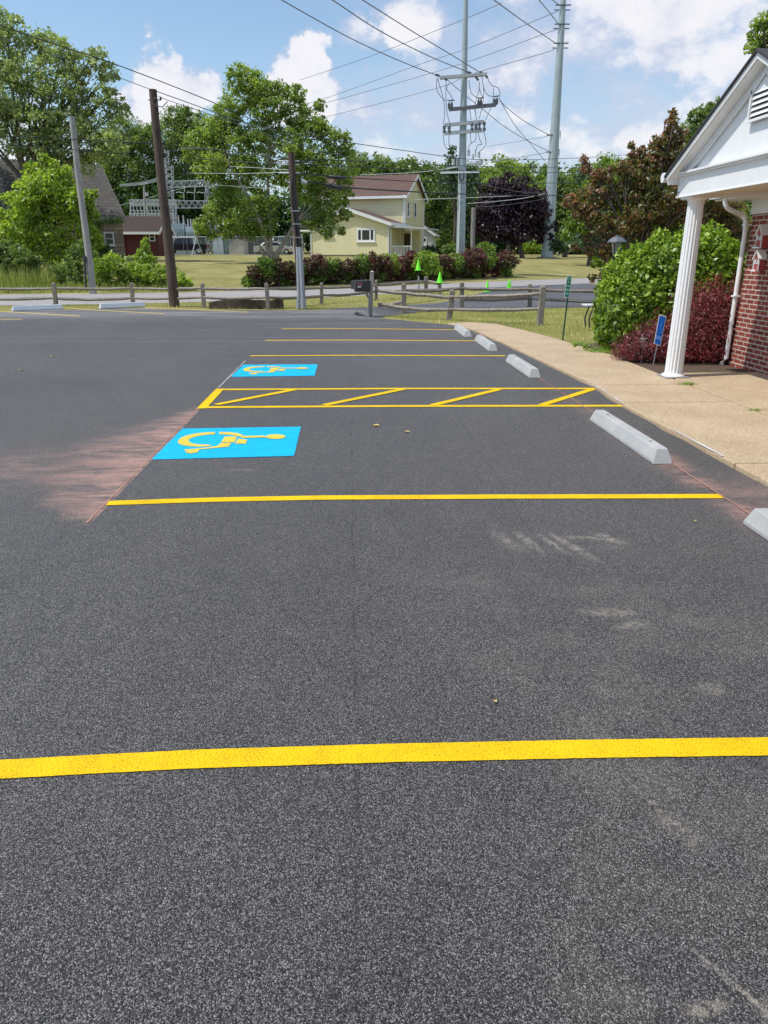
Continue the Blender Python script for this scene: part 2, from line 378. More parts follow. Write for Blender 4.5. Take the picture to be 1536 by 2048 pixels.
FB = 1.95
def foliage(name, ramp, trans=.45, gloss=.04, rough=.45, tcol=None):
    m = bpy.data.materials.new(name); m.use_nodes = True; t = NT(m.node_tree); t.n.clear()
    g = t.add('ShaderNodeNewGeometry'); o = t.add('ShaderNodeTexCoord').outputs['Object']
    k = t.math('ADD', t.math('MULTIPLY', g.outputs['Random Per Island'], .6), t.math('MULTIPLY', t.smooth(t.noise(o, .45, 4, .6), .3, .7), .4))
    c = t.ramp(k, ramp)
    c = t.mix(1.0, c, (FB, FB, FB), 'MULTIPLY')
    d = t.add('ShaderNodeBsdfDiffuse', i={'Color': c})
    tc = t.mix(1.0, c, tcol or (1.35, 1.45, .65), 'MULTIPLY')
    tr = t.add('ShaderNodeBsdfTranslucent', i={'Color': tc})
    m1 = t.add('ShaderNodeMixShader', i={0: trans, 1: d.outputs[0], 2: tr.outputs[0]})
    gl = t.add('ShaderNodeBsdfGlossy', i={'Color': (.9, .95, 1, 1), 'Roughness': rough})
    m2 = t.add('ShaderNodeMixShader', i={0: gloss, 1: m1.outputs[0], 2: gl.outputs[0]})
    ou = t.add('ShaderNodeOutputMaterial'); t.l.new(m2.outputs[0], ou.inputs[0]); MATS[name] = m
foliage('leaf_maple', [(.1, (.060, .090, .020)), (.5, (.130, .180, .040)), (.9, (.24, .28, .075))])
foliage('leaf_tall', [(.1, (.085, .115, .045)), (.5, (.16, .195, .085)), (.9, (.28, .31, .16))])
foliage('leaf_wood', [(.1, (.042, .070, .020)), (.5, (.085, .125, .034)), (.9, (.16, .20, .062))])
foliage('leaf_dark', [(.1, (.014, .035, .012)), (.5, (.03, .065, .02)), (.9, (.06, .10, .03))])
foliage('leaf_bright', [(.1, (.060, .10, .012)), (.5, (.145, .205, .026)), (.9, (.29, .34, .06))])
foliage('leaf_purple', [(.1, (.010, .006, .009)), (.5, (.020, .011, .017)), (.9, (.045, .024, .034))], trans=.15, tcol=(1.3, .7, .8))
foliage('leaf_plum', [(.05, (.04, .05, .015)), (.42, (.10, .115, .028)), (.54, (.10, .068, .035)), (.75, (.19, .115, .065)), (.95, (.36, .25, .16))], tcol=(1.4, .9, .6))
foliage('leaf_plumgreen', [(.05, (.05, .08, .014)), (.4, (.10, .16, .025)), (.8, (.17, .22, .035)), (.95, (.2, .13, .06))])
foliage('leaf_laurel', [(.1, (.045, .085, .010)), (.5, (.115, .175, .016)), (.9, (.235, .31, .032))], trans=.30, gloss=.035, rough=.4)
foliage('leaf_japan', [(.1, (.030, .010, .009)), (.45, (.080, .018, .018)), (.9, (.24, .052, .055))], tcol=(1.8, .6, .7), trans=.3)
foliage('leaf_barberry', [(.05, (.02, .04, .010)), (.34, (.055, .085, .018)), (.48, (.045, .018, .018)), (.7, (.085, .030, .034)), (.95, (.15, .062, .064))], tcol=(1.5, .8, .7))
foliage('leaf_hedgegreen', [(.05, (.03, .065, .014)), (.5, (.09, .14, .02)), (.8, (.16, .21, .035)), (.95, (.12, .05, .04))])
foliage('leaf_conifer', [(.1, (.018, .042, .022)), (.5, (.04, .075, .035)), (.9, (.08, .12, .05))], trans=.15)
foliage('grass_blade', [(.1, (.11, .14, .025)), (.5, (.22, .23, .06)), (.9, (.40, .35, .14))], trans=.3)
foliage('weed_blade', [(.1, (.07, .10, .02)), (.5, (.15, .18, .04)), (.9, (.30, .29, .09))], trans=.3)

# ---------------------------------------------------------------- mesh builder
class MB:
    def __init__(s): s.v = []; s.f = []
    def add(s, vs, fs):
        k = len(s.v); s.v += [tuple(v) for v in vs]; s.f += [tuple(i+k for i in f) for f in fs]; return s
    def box(s, c, d, rz=0.0, M=None):
        x, y, z = (q/2 for q in d); vs = [Vector((a*x, b*y, e*z)) for a in (-1, 1) for b in (-1, 1) for e in (-1, 1)]
        R = M or Matrix.Rotation(rz, 3, 'Z'); c = Vector(c)
        return s.add([R@v+c for v in vs], [(0, 1, 3, 2), (4, 6, 7, 5), (0, 4, 5, 1), (2, 3, 7, 6), (0, 2, 6, 4), (1, 5, 7, 3)])
    def beam(s, p, q, w, h=None, taper=1.0, up=(0, 0, 1)):
        p, q = Vector(p), Vector(q); h = h or w; d = (q-p).normalized(); u = Vector(up)
        if abs(d.dot(u)) > .95: u = Vector((0, 1, 0))
        a = d.cross(u).normalized(); b = a.cross(d)
        vs = [p+a*w/2*i+b*h/2*j for i, j in ((-1, -1), (1, -1), (1, 1), (-1, 1))]+[q+a*w/2*i*taper+b*h/2*j*taper for i, j in ((-1, -1), (1, -1), (1, 1), (-1, 1))]
        return s.add(vs, [(3, 2, 1, 0), (4, 5, 6, 7), (0, 1, 5, 4), (1, 2, 6, 5), (2, 3, 7, 6), (3, 0, 4, 7)])
    def tube(s, pts, r, n=8, cap=True):
        pts = [Vector(p) for p in pts]; rs = r if isinstance(r, (list, tuple)) else [r]*len(pts); k = len(s.v); ref = Vector((0.13, .2, 1)).normalized()
        for i, p in enumerate(pts):
            d = (pts[min(i+1, len(pts)-1)]-pts[max(i-1, 0)]).normalized()
            u = ref if abs(d.dot(ref)) < .93 else Vector((1, 0, 0)); a = d.cross(u).normalized(); b = a.cross(d)
            for j in range(n):
                w = 2*math.pi*j/n; s.v.append(tuple(p+(a*math.cos(w)+b*math.sin(w))*rs[i]))
        for i in range(len(pts)-1):
            for j in range(n):
                j2 = (j+1) % n; s.f.append((k+i*n+j, k+i*n+j2, k+(i+1)*n+j2, k+(i+1)*n+j))
        if cap: s.f.append(tuple(k+j for j in reversed(range(n)))); s.f.append(tuple(k+(len(pts)-1)*n+j for j in range(n)))
        return s
    def cyl(s, p, q, r0, r1=None, n=14): return s.tube([p, q], [r0, r0 if r1 is None else r1], n)
    def lathe(s, c, prof, n=20, rot=0):
        c = Vector(c); k = len(s.v)
        for (r, z) in prof:
            for j in range(n):
                w = 2*math.pi*j/n+rot; s.v.append((c.x+r*math.cos(w), c.y+r*math.sin(w), c.z+z))
        for i in range(len(prof)-1):
            for j in range(n):
                j2 = (j+1) % n; s.f.append((k+i*n+j, k+i*n+j2, k+(i+1)*n+j2, k+(i+1)*n+j))
        s.f.append(tuple(k+j for j in reversed(range(n)))); s.f.append(tuple(k+(len(prof)-1)*n+j for j in range(n))); return s
    def prism(s, pts, ext):
        n = len(pts); ext = Vector(ext); a = [Vector(p) for p in pts]; vs = a+[p+ext for p in a]
        return s.add(vs, [tuple(range(n-1, -1, -1)), tuple(range(n, 2*n))]+[(i, (i+1) % n, (i+1) % n+n, i+n) for i in range(n)])
    def poly(s, pts): return s.add(pts, [tuple(range(len(pts)))])
    def build(s, name, mat, parent=None, smooth=False, loc=None, bev=0):
        org = Vector(loc) if loc is not None else (Vector(parent['_o']) if parent is not None and '_o' in parent else Vector((0, 0, 0)))
        me = bpy.data.meshes.new(name); me.from_pydata([tuple(Vector(v)-org) for v in s.v], [], s.f); me.update()
        import bmesh
        bm = bmesh.new(); bm.from_mesh(me); bmesh.ops.recalc_face_normals(bm, faces=bm.faces[:]); bm.to_mesh(me); bm.free()
        if smooth:
            me.polygons.foreach_set('use_smooth', [True]*len(me.polygons)); me.set_sharp_from_angle(angle=math.radians(38))
        me.materials.append(MATS[mat] if isinstance(mat, str) else mat)
        o = bpy.data.objects.new(name, me); COL.objects.link(o)
        if parent is not None:
            o.parent = parent
            if '_o' in parent: o.location = org-Vector(parent['_o'])
            o['_o'] = tuple(org)
        else: o.location = org; o['_o'] = tuple(org)
        if bev:
            md = o.modifiers.new('bevel', 'BEVEL'); md.width = bev; md.segments = 2; md.limit_method = 'ANGLE'
        return o
def build_each(m, name, mat, parent, eps=.03, **kw):
    """one object per separate piece (pieces whose boxes touch stay together)"""
    n = len(m.v); par = list(range(n))
    def find(a):
        while par[a] != a: par[a] = par[par[a]]; a = par[a]
        return a
    for f in m.f:
        for q in f[1:]: par[find(q)] = find(f[0])
    comp = {}
    for i in range(n): comp.setdefault(find(i), []).append(i)
    A_ = np.array(m.v); ks = list(comp); lo = [A_[comp[k]].min(0)-eps for k in ks]; hi = [A_[comp[k]].max(0)+eps for k in ks]; g = list(range(len(ks)))
    def fg(a):
        while g[a] != a: a = g[a]
        return a
    for i in range(len(ks)):
        for j in range(i):
            if (lo[i] < hi[j]).all() and (lo[j] < hi[i]).all(): g[fg(i)] = fg(j)
    out = {}
    for i, k in enumerate(ks): out.setdefault(fg(i), set()).update(comp[k])
    res = []
    for vs in out.values():
        idx = sorted(vs); mp = {v: i for i, v in enumerate(idx)}; q = MB(); q.v = [m.v[i] for i in idx]; q.f = [tuple(mp[i] for i in f) for f in m.f if f[0] in mp]
        res.append(q.build(name, mat, parent, **kw))
    return res
def tag(o, label=None, cat=None, group=None, kind=None):
    for k, v in (('label', label), ('category', cat), ('group', group), ('kind', kind)):
        if v: o[k] = v
    return o
def thing(name, label, cat, loc=(0, 0, 0), group=None):
    o = bpy.data.objects.new(name, None); COL.objects.link(o); o.location = loc; o.empty_display_size = .2
    o['_o'] = tuple(loc); return tag(o, label, cat, group)
def copy_tree(o, parent=None):
    c = o.copy(); COL.objects.link(c); c.parent = parent
    for ch in [k for k in o.children]: copy_tree(ch, c)
    return c

def leaf_object(name, C, S, mat, parent=None, loc=None, up=.35, aspect=.5, droop=0.0, fold=.12, rng=RNG, d_bias=None, n_bias=None):
    C = np.asarray(C, float); N = len(C); S = np.broadcast_to(np.asarray(S, float), (N,))
    d = rng.normal(size=(N, 3)); d[:, 2] -= droop
    if d_bias is not None: d += d_bias
    d /= np.linalg.norm(d, axis=1)[:, None]+1e-9
    n = rng.normal(size=(N, 3)); n[:, 2] += up*3
    if n_bias is not None: n += n_bias
    n -= (n*d).sum(1)[:, None]*d; n /= np.linalg.norm(n, axis=1)[:, None]+1e-9
    sd = np.cross(n, d); s = S[:, None]
    V = np.stack([C-d*s*.5, C+sd*s*aspect*.5+n*s*fold-d*s*.08, C+d*s*.5, C-sd*s*aspect*.5+n*s*fold-d*s*.08], 1)
    org = np.array(loc if loc is not None else (parent['_o'] if parent is not None else (0, 0, 0)), float)
    V = (V-org).reshape(-1, 3).astype(np.float32)
    me = bpy.data.meshes.new(name); me.vertices.add(4*N); me.vertices.foreach_set('co', V.ravel())
    me.loops.add(4*N); me.loops.foreach_set('vertex_index', np.arange(4*N, dtype=np.int32))
    me.polygons.add(N); me.polygons.foreach_set('loop_start', np.arange(0, 4*N, 4, dtype=np.int32))
    me.update(calc_edges=True); me.materials.append(MATS[mat])
    o = bpy.data.objects.new(name, me); COL.objects.link(o)
    if parent is not None: o.parent = parent; o.location = (0, 0, 0) if loc is None else Vector(loc)-Vector(parent['_o'])
    else: o.location = tuple(org)
    o['_o'] = tuple(float(q) for q in org); return o

def sph(n, rng=RNG):
    v = rng.normal(size=(n, 3)); return v/(np.linalg.norm(v, axis=1)[:, None]+1e-9)
def crown(bl, leaf, lai=4.0, sub=.30, spread=.5, flat=.75, rng=RNG, keep=None):
    """bl: (x,y,z,r[,zr]); returns leaf centres and the clump centres of each blob"""
    out, subs = [], []
    for q in bl:
        c = np.array(q[:3]); r = q[3]; zr = q[4] if len(q) > 4 else .85
        n = int(lai*math.pi*r*r/(leaf*leaf*.25)); ns = max(6, int(7/sub)); 
        u = sph(ns, rng)*(rng.random((ns, 1))**.42)*r; u[:, 2] *= zr; sc = c+u
        sz = (sub*r)*(rng.random(ns)*.9+.5)
        idx = rng.integers(0, ns, n)
        L = sc[idx]+rng.normal(size=(n, 3))*sz[idx][:, None]*spread*np.array([1, 1, flat])
        fr = rng.random(n) < .22; L[fr] = c+sph(int(fr.sum()), rng)*(rng.random((int(fr.sum()), 1))**.4)*r*np.array([1, 1, zr])
        out.append(L); subs.append((c, sc))
    return np.concatenate(out), subs
def limb(mb, p, q, r0, r1, bend=.08, n=5, rng=random):
    p, q = Vector(p), Vector(q); L = (q-p).length; pts, rs = [], []
    off = Vector((rng.uniform(-1, 1), rng.uniform(-1, 1), rng.uniform(.2, 1)))*L*bend
    for i in range(n+1):
        k = i/n; pts.append(p.lerp(q, k)+off*math.sin(k*math.pi)); rs.append(r0*(1-k)+r1*k)
    mb.tube(pts, rs, 7, cap=False); return pts
def tree(name, label, cat, base, D, pxb, leafmat, leaf=.25, lai=3.6, bark='bark', tr=.2, fork=.4, sub=.3, spread=.5, zr=.85, twigs=3, trunks=None, group=None, extra=None, up=.35, aspect=.55, wr=None, droop=0):
    rng = RNG
    bl = []
    for q in pxb:
        dd = q[3] if len(q) > 3 else float(rng.uniform(-.5, .5))*q[2]/1539*D
        p = at(q[0], q[1], D+dd); bl.append((p.x, p.y, p.z, q[2]/1539*D, zr))
    if wr: bl += wr
    root = thing(name, label, cat, tuple(base), group)
    L, subs = crown(bl, leaf, lai, sub, spread)
    S = leaf*(.65+.7*rng.random(len(L)))
    keepz = L[:, 2] > base[2]+.05; L = L[keepz]; S = S[keepz]
    leaf_object('crown', L, S, leafmat, root, up=up, aspect=aspect, droop=droop)
    mb = MB(); top = max(b[2]+b[3]*.3 for b in bl); B = Vector(base)
    cx = sum(b[0]*b[3] for b in bl)/sum(b[3] for b in bl); cy = sum(b[1]*b[3] for b in bl)/sum(b[3] for b in bl)
    fk = B.lerp(Vector((cx, cy, B.z)), .35); fk.z = B.z+(top-B.z)*fork
    starts = trunks or [(B, fk, tr)]
    ends = []
    for (a, e, r) in starts:
        a, e = Vector(a), Vector(e)
        pts = limb(mb, a, e, r*1.0, r*.62, .03); ends.append((pts, r*.6))
        mb.tube([a-Vector((0, 0, .2)), a+(e-a)*.04, a+(e-a)*.12], [r*1.45, r*1.12, r], 9)
    for (c, sc) in subs:
        c = Vector(c); best = min(ends, key=lambda z: (z[0][-1]-c).length); src = best[0][-1] if c.z > best[0][-1].z else best[0][-2]
        pts = limb(mb, src, c, best[1]*.62, best[1]*.16, .06)
        for k in range(min(twigs, len(sc))):
            limb(mb, pts[3], Vector(sc[k]), best[1]*.2, .012+best[1]*.03, .05, 3)
    mb.build('trunk', bark, root, smooth=True)
    return root

def add_crown(root, D, pxb, mat, leaf, lai, sub=.3, zr=.9):
    bl = []
    for q in pxb: p = at(q[0], q[1], D+random.uniform(-.3, .6)); bl.append((p.x, p.y, p.z, q[2]/1539*D, zr))
    L, _ = crown(bl, leaf, lai, sub, .5); leaf_object('crown', L, leaf*(.65+.7*RNG.random(len(L))), mat, root, aspect=.5)
def dome(root, name, D, ell, n, leaf, mat, depth, aspect=.5, droop=.3, lump=.05, shoots=0):
    E = []
    for (px, py, rx, rz) in ell: p = at(px, py, D); E.append((np.array(p), rx/1539*D, rz/1539*D))
    wts = np.array([a*b for _, a, b in E]); wts /= wts.sum(); pts, nr = [], []
    ci = RNG.choice(len(E), size=n*2, p=wts); u = sph(n*2)
    ph = np.sin(u[:, 0]*9+ci)*np.sin(u[:, 1]*8+1)*np.cos(u[:, 2]*10)+.6*np.sin(u[:, 0]*21)*np.cos(u[:, 2]*19+ci)
    rr = 1+lump*ph-depth*RNG.random(n*2)**1.7
    C = np.array([E[i][0] for i in ci]); A_ = np.array([[E[i][1], E[i][1]*.95, E[i][2]] for i in ci])
    Pp = C+u*rr[:, None]*A_; ok = (Pp[:, 2] > .06) & ((Pp[:, 0] < 5.84) | (Pp[:, 1] > 11.25))
    for k, (c, a, b) in enumerate(E):
        q = (Pp-c)/np.array([a, a*.95, b]); ok &= (np.linalg.norm(q, axis=1) > 1-depth*1.1) | (ci == k)
    Pp, u = Pp[ok][:n], u[ok][:n]
    nb = u*1.6; db = u*.55; db[:, 2] -= droop
    leaf_object(name, Pp, leaf*(.5+1.0*RNG.random(len(Pp))), mat, root, aspect=aspect, up=.15, d_bias=db, n_bias=nb)
    if shoots:
        sel = RNG.choice(len(Pp), shoots, replace=False); Q = []
        for i in sel:
            if u[i, 2] < .1: continue
            d_ = u[i]+np.array([0, 0, .6])+RNG.normal(size=3)*.3; d_ /= np.linalg.norm(d_); L_ = RNG.uniform(.06, .17)
            for k in range(9): Q.append(Pp[i]+d_*L_*k/8*1.3+RNG.normal(size=3)*.012)
        leaf_object('shoots', Q, leaf*.75, mat, root, aspect=aspect, up=.2)
# ---------------------------------------------------------------- terrain
NEAR = [(-90, 10), (-60, 17.0), (-30, 22.6), (-12, 26.1), (-6.3, 27.5), (0, 31.4), (8.2, 40.6), (14.8, 45.0), (21, 49.5), (40, 62), (70, 80), (120, 108)]
FAR = [(-90, 17), (-60, 24), (-30, 30), (-15.1, 33.4), (-8, 34.8), (-.5, 38.8), (9, 48.3), (19, 56.0), (36, 68), (66, 86), (116, 114)]
fx, fy = zip(*FAR)
def tz(x, y):
    r = (y-np.interp(x, fx, fy))*.8
    r = np.maximum(r, 0); z = 1.62*(1-np.exp(-(r*r/(r+2.5))/13.5))
    far = np.maximum(np.hypot(x, y)-130, 0); return z+far*.012
def tzf(x, y): return float(tz(np.array(x), np.array(y)))
def tgnd(px, py):
    d = ray(px, py); k = 2.0
    for _ in range(4000):
        k *= 1.004; x, y, z = d.x*k, d.y*k, H+d.z*k
        if z <= tzf(x, y): return Vector((x, y, tzf(x, y)))
    return Vector((d.x*k, d.y*k, tzf(d.x*k, d.y*k)))
def G(px, D, dz=0):
    p = at(px, 508, D); return Vector((p.x, p.y, tzf(p.x, p.y)+dz))
def grid(name, xs, ys, zf, mat, **kw):
    X, Y = np.meshgrid(xs, ys); Z = zf(X, Y); V = np.stack([X, Y, Z], -1).reshape(-1, 3); nx = len(xs)
    F = [(j*nx+i, j*nx+i+1, (j+1)*nx+i+1, (j+1)*nx+i) for j in range(len(ys)-1) for i in range(nx-1)]
    me = bpy.data.meshes.new(name); me.from_pydata(V.tolist(), [], F); me.update()
    me.polygons.foreach_set('use_smooth', [True]*len(F)); me.materials.append(MATS[mat])
    o = bpy.data.objects.new(name, me); COL.objects.link(o); o['_o'] = (0, 0, 0); return tag(o, **kw)
def axis(a, b, c, d, s1, s2):
    return np.unique(np.concatenate([np.arange(a, b, s2), np.arange(b, c, s1), np.arange(c, d+1, s2)]))
grid('ground', np.concatenate([[-2500, -900, -400], axis(-200, -60, 80, 220, 1.6, 10), [400, 900, 2500]]),
     np.concatenate([[-600, -150], axis(-40, 20, 110, 220, 1.4, 10), [400, 1000, 3000]]), lambda x, y: tz(x, y)-.014, 'lawn', kind='structure',
     label='dry yellow green lawn rising beyond the road')
def subdiv(poly, step=.5):
    out = []
    for i, p in enumerate(poly):
        q = poly[(i+1) % len(poly)]; n = max(1, int(math.dist(p, q)/step))
        for k in range(n): out.append((p[0]+(q[0]-p[0])*k/n, p[1]+(q[1]-p[1])*k/n))
    return out
def sheet(name, poly, z, mat, parent=None, th=0, jit=0, step=.5, **kw):
    pts = [(x+random.uniform(-jit, jit), y+random.uniform(-jit, jit), z) for x, y in (subdiv(poly, step) if jit else poly)]
    mb = MB()
    if th: mb.prism([(a, b, z-th) for a, b, _ in pts], (0, 0, th))
    else: mb.poly(pts)
    o = mb.build(name, mat, parent)
    if not th:
        for p in o.data.polygons:
            if p.normal.z < 0: p.flip()
    return tag(o, **kw)
# road
sheet('road', NEAR+FAR[::-1], -.008, 'road_asphalt', kind='structure', label='pale grey two lane road curving away to the right')
road = bpy.data.objects['road']
def strip(name, line, w, z, mat, parent, jit=0, step=.25, **kw):
    """painted line along a polyline, edges slightly ragged"""
    P = []
    for i in range(len(line)-1):
        a, b = line[i], line[i+1]; n = max(1, int(math.dist(a[:2], b[:2])/step))
        for k in range(n): P.append((a[0]+(b[0]-a[0])*k/n, a[1]+(b[1]-a[1])*k/n))
    P.append(tuple(line[-1][:2])); L, Rr = [], []
    for i, p in enumerate(P):
        q0 = P[max(i-1, 0)]; q1 = P[min(i+1, len(P)-1)]; d = Vector((q1[0]-q0[0], q1[1]-q0[1])).normalized(); n = Vector((-d.y, d.x))
        L.append((p[0]+n.x*(w/2+random.uniform(-jit, jit)), p[1]+n.y*(w/2+random.uniform(-jit, jit)), z))
        Rr.append((p[0]-n.x*(w/2+random.uniform(-jit, jit)), p[1]-n.y*(w/2+random.uniform(-jit, jit)), z))
    mb = MB(); k = len(P); mb.v = L+Rr; mb.f = [(i, k+i, k+i+1, i+1) for i in range(k-1)]
    o = mb.build(name, mat, parent)
    return tag(o, **kw)
strip('edge_line', [(x, y+.18) for x, y in NEAR[1:9]], .14, -.003, 'white_line', road, step=2)
strip('edge_line', [(x, y-.25) for x, y in FAR[1:8]], .14, -.003, 'white_line', road, step=2)
# lot
LOT = [(-60, -30), (3.12, -30), (3.12, 5.2), (3.09, 8.2), (3.17, 9.4), (3.05, 12), (2.93, 14.5), (2.74, 17.2), (2.45, 18.4), (1.9, 19.0), (1.2, 19.9), (.62, 20.7),
       (.9, 21.6), (.4, 23.3), (-.7, 23.6), (-1.5, 23.4), (-4.7, 23.75), (-6.5, 24.6), (-8.4, 24.3), (-10.6, 23.6), (-13, 22.6), (-20, 20.8), (-60, 14)]
lot = sheet('parking_lot', LOT, 0.0, 'asphalt', jit=.02, step=.4, kind='structure', label='fresh dark asphalt parking lot with new yellow striping')
DRIVE = [(-1.1, 23.2), (-.4, 24.3), (1.2, 25.0), (3.2, 27.0), (5.0, 31.0), (6.6, 36.2), (7.4, 39.4), (8.2, 40.9), (14.2, 44.7), (14.0, 41), (15.5, 37.6), (19, 36), (50, 36), (50, 24.6), (9, 24.4), (4.6, 24.0), (2.2, 22.8), (1.2, 21.4), (.6, 20.2), (-.5, 21)]
sheet('driveway', DRIVE, -.004, 'asphalt_drive', kind='structure', jit=.03, label='dark asphalt driveway behind the split rail fence joining the road')
# sidewalk: four poured slabs with joints
wx = lambda y: float(np.interp(y, [-30, 5.2, 8.2, 9.4, 12, 14.5, 17.2, 18.6], [3.13, 3.13, 3.10, 3.18, 3.06, 2.94, 2.76, 2.4]))
sw = None
def slab(name, poly, z, parent=None, **kw):
    mb = MB(); mb.prism([(a, b, z-.12) for a, b in poly], (0, 0, .12)); return tag(mb.build(name, 'aggregate_concrete', parent, bev=.012), **kw)
def edgepts(y0, y1, n=5): return [(wx(y0+(y1-y0)*i/n), y0+(y1-y0)*i/n) for i in range(n+1)]
root = thing('sidewalk', 'tan exposed aggregate concrete sidewalk beside the parking lot', None, (3.1, 10, 0)); root['kind'] = 'structure'
ys = [-6, -3, .2, 3.1, 5.6, 8.18, 9.38, 12.2, 15.0, 17.0]
for a, b in zip(ys[:-1], ys[1:]):
    xr = 4.42
    slab('slab', edgepts(a+.012, b-.012)+[(xr, b-.012), (xr, a+.012)] if a < 10 else edgepts(a+.012, b-.012)+[(float(np.interp(b, [12.2, 15, 17], [4.45, 4.15, 3.85])), b-.012), (float(np.interp(a, [12.2, 15, 17], [4.45, 4.15, 3.85])), a+.012)], .035, root)
slab('slab', edgepts(17.012, 18.5)+[(3.0, 18.75), (3.6, 18.2), (3.83, 17.012)], .03, root)
for a, b in ((-6, 2), (2.02, 6.4), (6.42, 10.32)):
    slab('slab', [(4.445, a), (4.445, b-.0), (5.895, b), (5.895, a)], .038, root)
# white efflorescence / old curb paint along the joint
strip('curb_paint', [(wx(y)+.012, y) for y in np.arange(8.1, 9.9, .12)], .020, .041, 'white_line', root, jit=.010, step=.1)
strip('curb_paint', [(wx(y)+.01, y) for y in np.arange(5.8, 6.9, .1)], .018, .041, 'white_line', root, jit=.01, step=.1)
# soil bed beneath the shrubs
sheet('planting_bed', [(4.45, 10.34), (5.86, 10.34), (5.86, 11.4), (8, 13.6), (5.6, 14.6), (4.62, 14.2), (4.32, 13.6), (4.46, 12.3)], .02, 'soil', kind='structure', jit=.03, th=.05, label='dark soil bed under the shrubs')

# ---------------------------------------------------------------- painted markings (parts of the lot)
def P(px, py): q = gnd(px, py); return (q.x, q.y)
YP = 'yellow_paint'
strip('stall_line', [P(-260, 1551), P(0, 1540), P(200, 1529), P(400, 1519), P(768, 1507.5), P(1200, 1498.5), P(1536, 1494), (2.62, 2.05)], .100, .004, YP, lot, jit=.0010, step=.02, label='nearest yellow stall line across the foreground')
strip('stall_line', [P(215, 1007), P(430, 1000), P(640, 996), P(1000, 994), P(1443, 993)], .097, .004, YP, lot, jit=.0012, step=.03, label='yellow stall line just short of the larger blue square')
strip('stall_line', [P(500, 712), P(700, 711), P(1010, 712)], .095, .004, YP, lot, jit=.0012, step=.05)
strip('stall_line', [P(530, 681), P(700, 680.3), P(950, 682)], .095, .004, YP, lot, jit=.0012, step=.05)
strip('stall_line', [P(563, 658), P(720, 657.6), P(917, 660)], .10, .004, YP, lot, jit=.0012, step=.05)
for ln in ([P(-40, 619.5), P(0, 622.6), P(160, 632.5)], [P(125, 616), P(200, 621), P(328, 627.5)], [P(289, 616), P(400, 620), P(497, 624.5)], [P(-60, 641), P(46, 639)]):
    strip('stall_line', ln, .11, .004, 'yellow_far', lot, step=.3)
# access aisle
am = MB()
o = strip('access_aisle_hatching', [P(398, 815), P(800, 812.5), P(1243, 812)], .10, .004, YP, lot, jit=.0012, step=.05, label='yellow hatched access aisle outline between the blue squares')
strip('access_aisle_hatching', [P(432, 779.5), P(800, 777.5), P(1189, 777.5)], .10, .004, YP, lot, jit=.0012, step=.05)
strip('access_aisle_hatching', [(-1.70, 8.20), (-1.70, 9.48)], .105, .0055, YP, lot, jit=.0012, step=.05)
for a, b in (((432, 810), (588, 780)), ((648, 811), (806, 779)), ((865, 811), (998, 779.5)), ((1083, 811), (1185, 779))):
    strip('access_aisle_hatching', [P(*a), P(*b)], .10, .0065, YP, lot, jit=.0012, step=.05)
# blue squares and symbols
SQ1 = [P(303, 920), P(588, 912.5), P(602, 854), P(365, 858)]; SQ2 = [P(462, 754), P(629, 752), P(635, 729), P(487, 730)]
q1 = sheet('blue_square', SQ1, .0045, 'blue_paint', lot, jit=.003, step=.04, label='larger nearer bright blue painted square')
q2 = sheet('blue_square', SQ2, .0045, 'blue_paint', lot, jit=.003, step=.04, label='farther bright blue painted square')
def z2p(x, y): return (200+x/3.072, 680+y/3.072)
SYM = []
def arc(cx, cy, rx, ry, a0, a1, n=16): return [(cx+rx*math.cos(math.radians(a0+(a1-a0)*i/n)), cy+ry*math.sin(math.radians(a0+(a1-a0)*i/n))) for i in range(n+1)]
SYM.append([(708, 569), (640, 572), (580, 579), (530, 591), (495, 606), (479, 625), (482, 640), (510, 651), (560, 658), (610, 661), (655, 658), (690, 652), (660, 646), (610, 646), (570, 640), (548, 630), (545, 617), (563, 605), (600, 595), (650, 587), (706, 583)])
SYM.append([(730, 569), (790, 570), (845, 576), (880, 589), (868, 600), (838, 594), (800, 587), (735, 583)])
SYM.append([(768, 597), (842, 598), (828, 634), (745, 633)])
SYM.append([(742, 637), (808, 637), (790, 661), (730, 666), (612, 678), (600, 694), (560, 703), (532, 696), (516, 678), (640, 668), (724, 655)])
SYM.append([(848, 611), (906, 618), (896, 643), (830, 642)])
SYM.append([(862, 594), (1010, 592), (1018, 603), (872, 607)])
SYM.append(arc(1078, 599, 62, 14.5, 0, 350, 22))
def basis(q):
    a, b, d = Vector(q[0]), Vector(q[1]), Vector(q[3]); return a, b-a, d-a
a1, u1, v1 = basis(SQ1); a2, u2, v2 = basis(SQ2); M1 = Matrix(((u1.x, v1.x), (u1.y, v1.y))).inverted()
s1, s2 = MB(), MB()
for i, pl in enumerate(SYM):
    pp = [Vector(P(*z2p(*c))) for c in pl]
    s1.poly([(p.x, p.y, .0075+i*.0003) for p in pp])
    vv = []
    for p in pp:
        k = M1@(p-a1); w = a2+u2*k.x+v2*k.y; vv.append((w.x, w.y, .0075+i*.0003))
    s2.poly(vv)
s1.build('wheelchair_symbol', 'symbol_yellow', q1); s2.build('wheelchair_symbol', 'symbol_yellow', q2)
strip('chalk_line', [(-1.735, 4.50), (-1.735, 6.0)], .011, .0035, 'chalk_pink', lot, jit=.003, step=.03)
strip('chalk_line', [(-1.73, 6.0), (-1.74, 8.2)], .012, .0035, 'chalk_pink', lot, jit=.003, step=.03)
strip('chalk_line', [(-1.74, 9.55), (-1.73, 12.1)], .012, .0035, 'white_line', lot, jit=.004, step=.05)
strip('chalk_line', [(2.66, 3.6), (2.65, 8.4), (2.64, 10.2)], .011, .0078, 'chalk_pink', lot, jit=.004, step=.03)
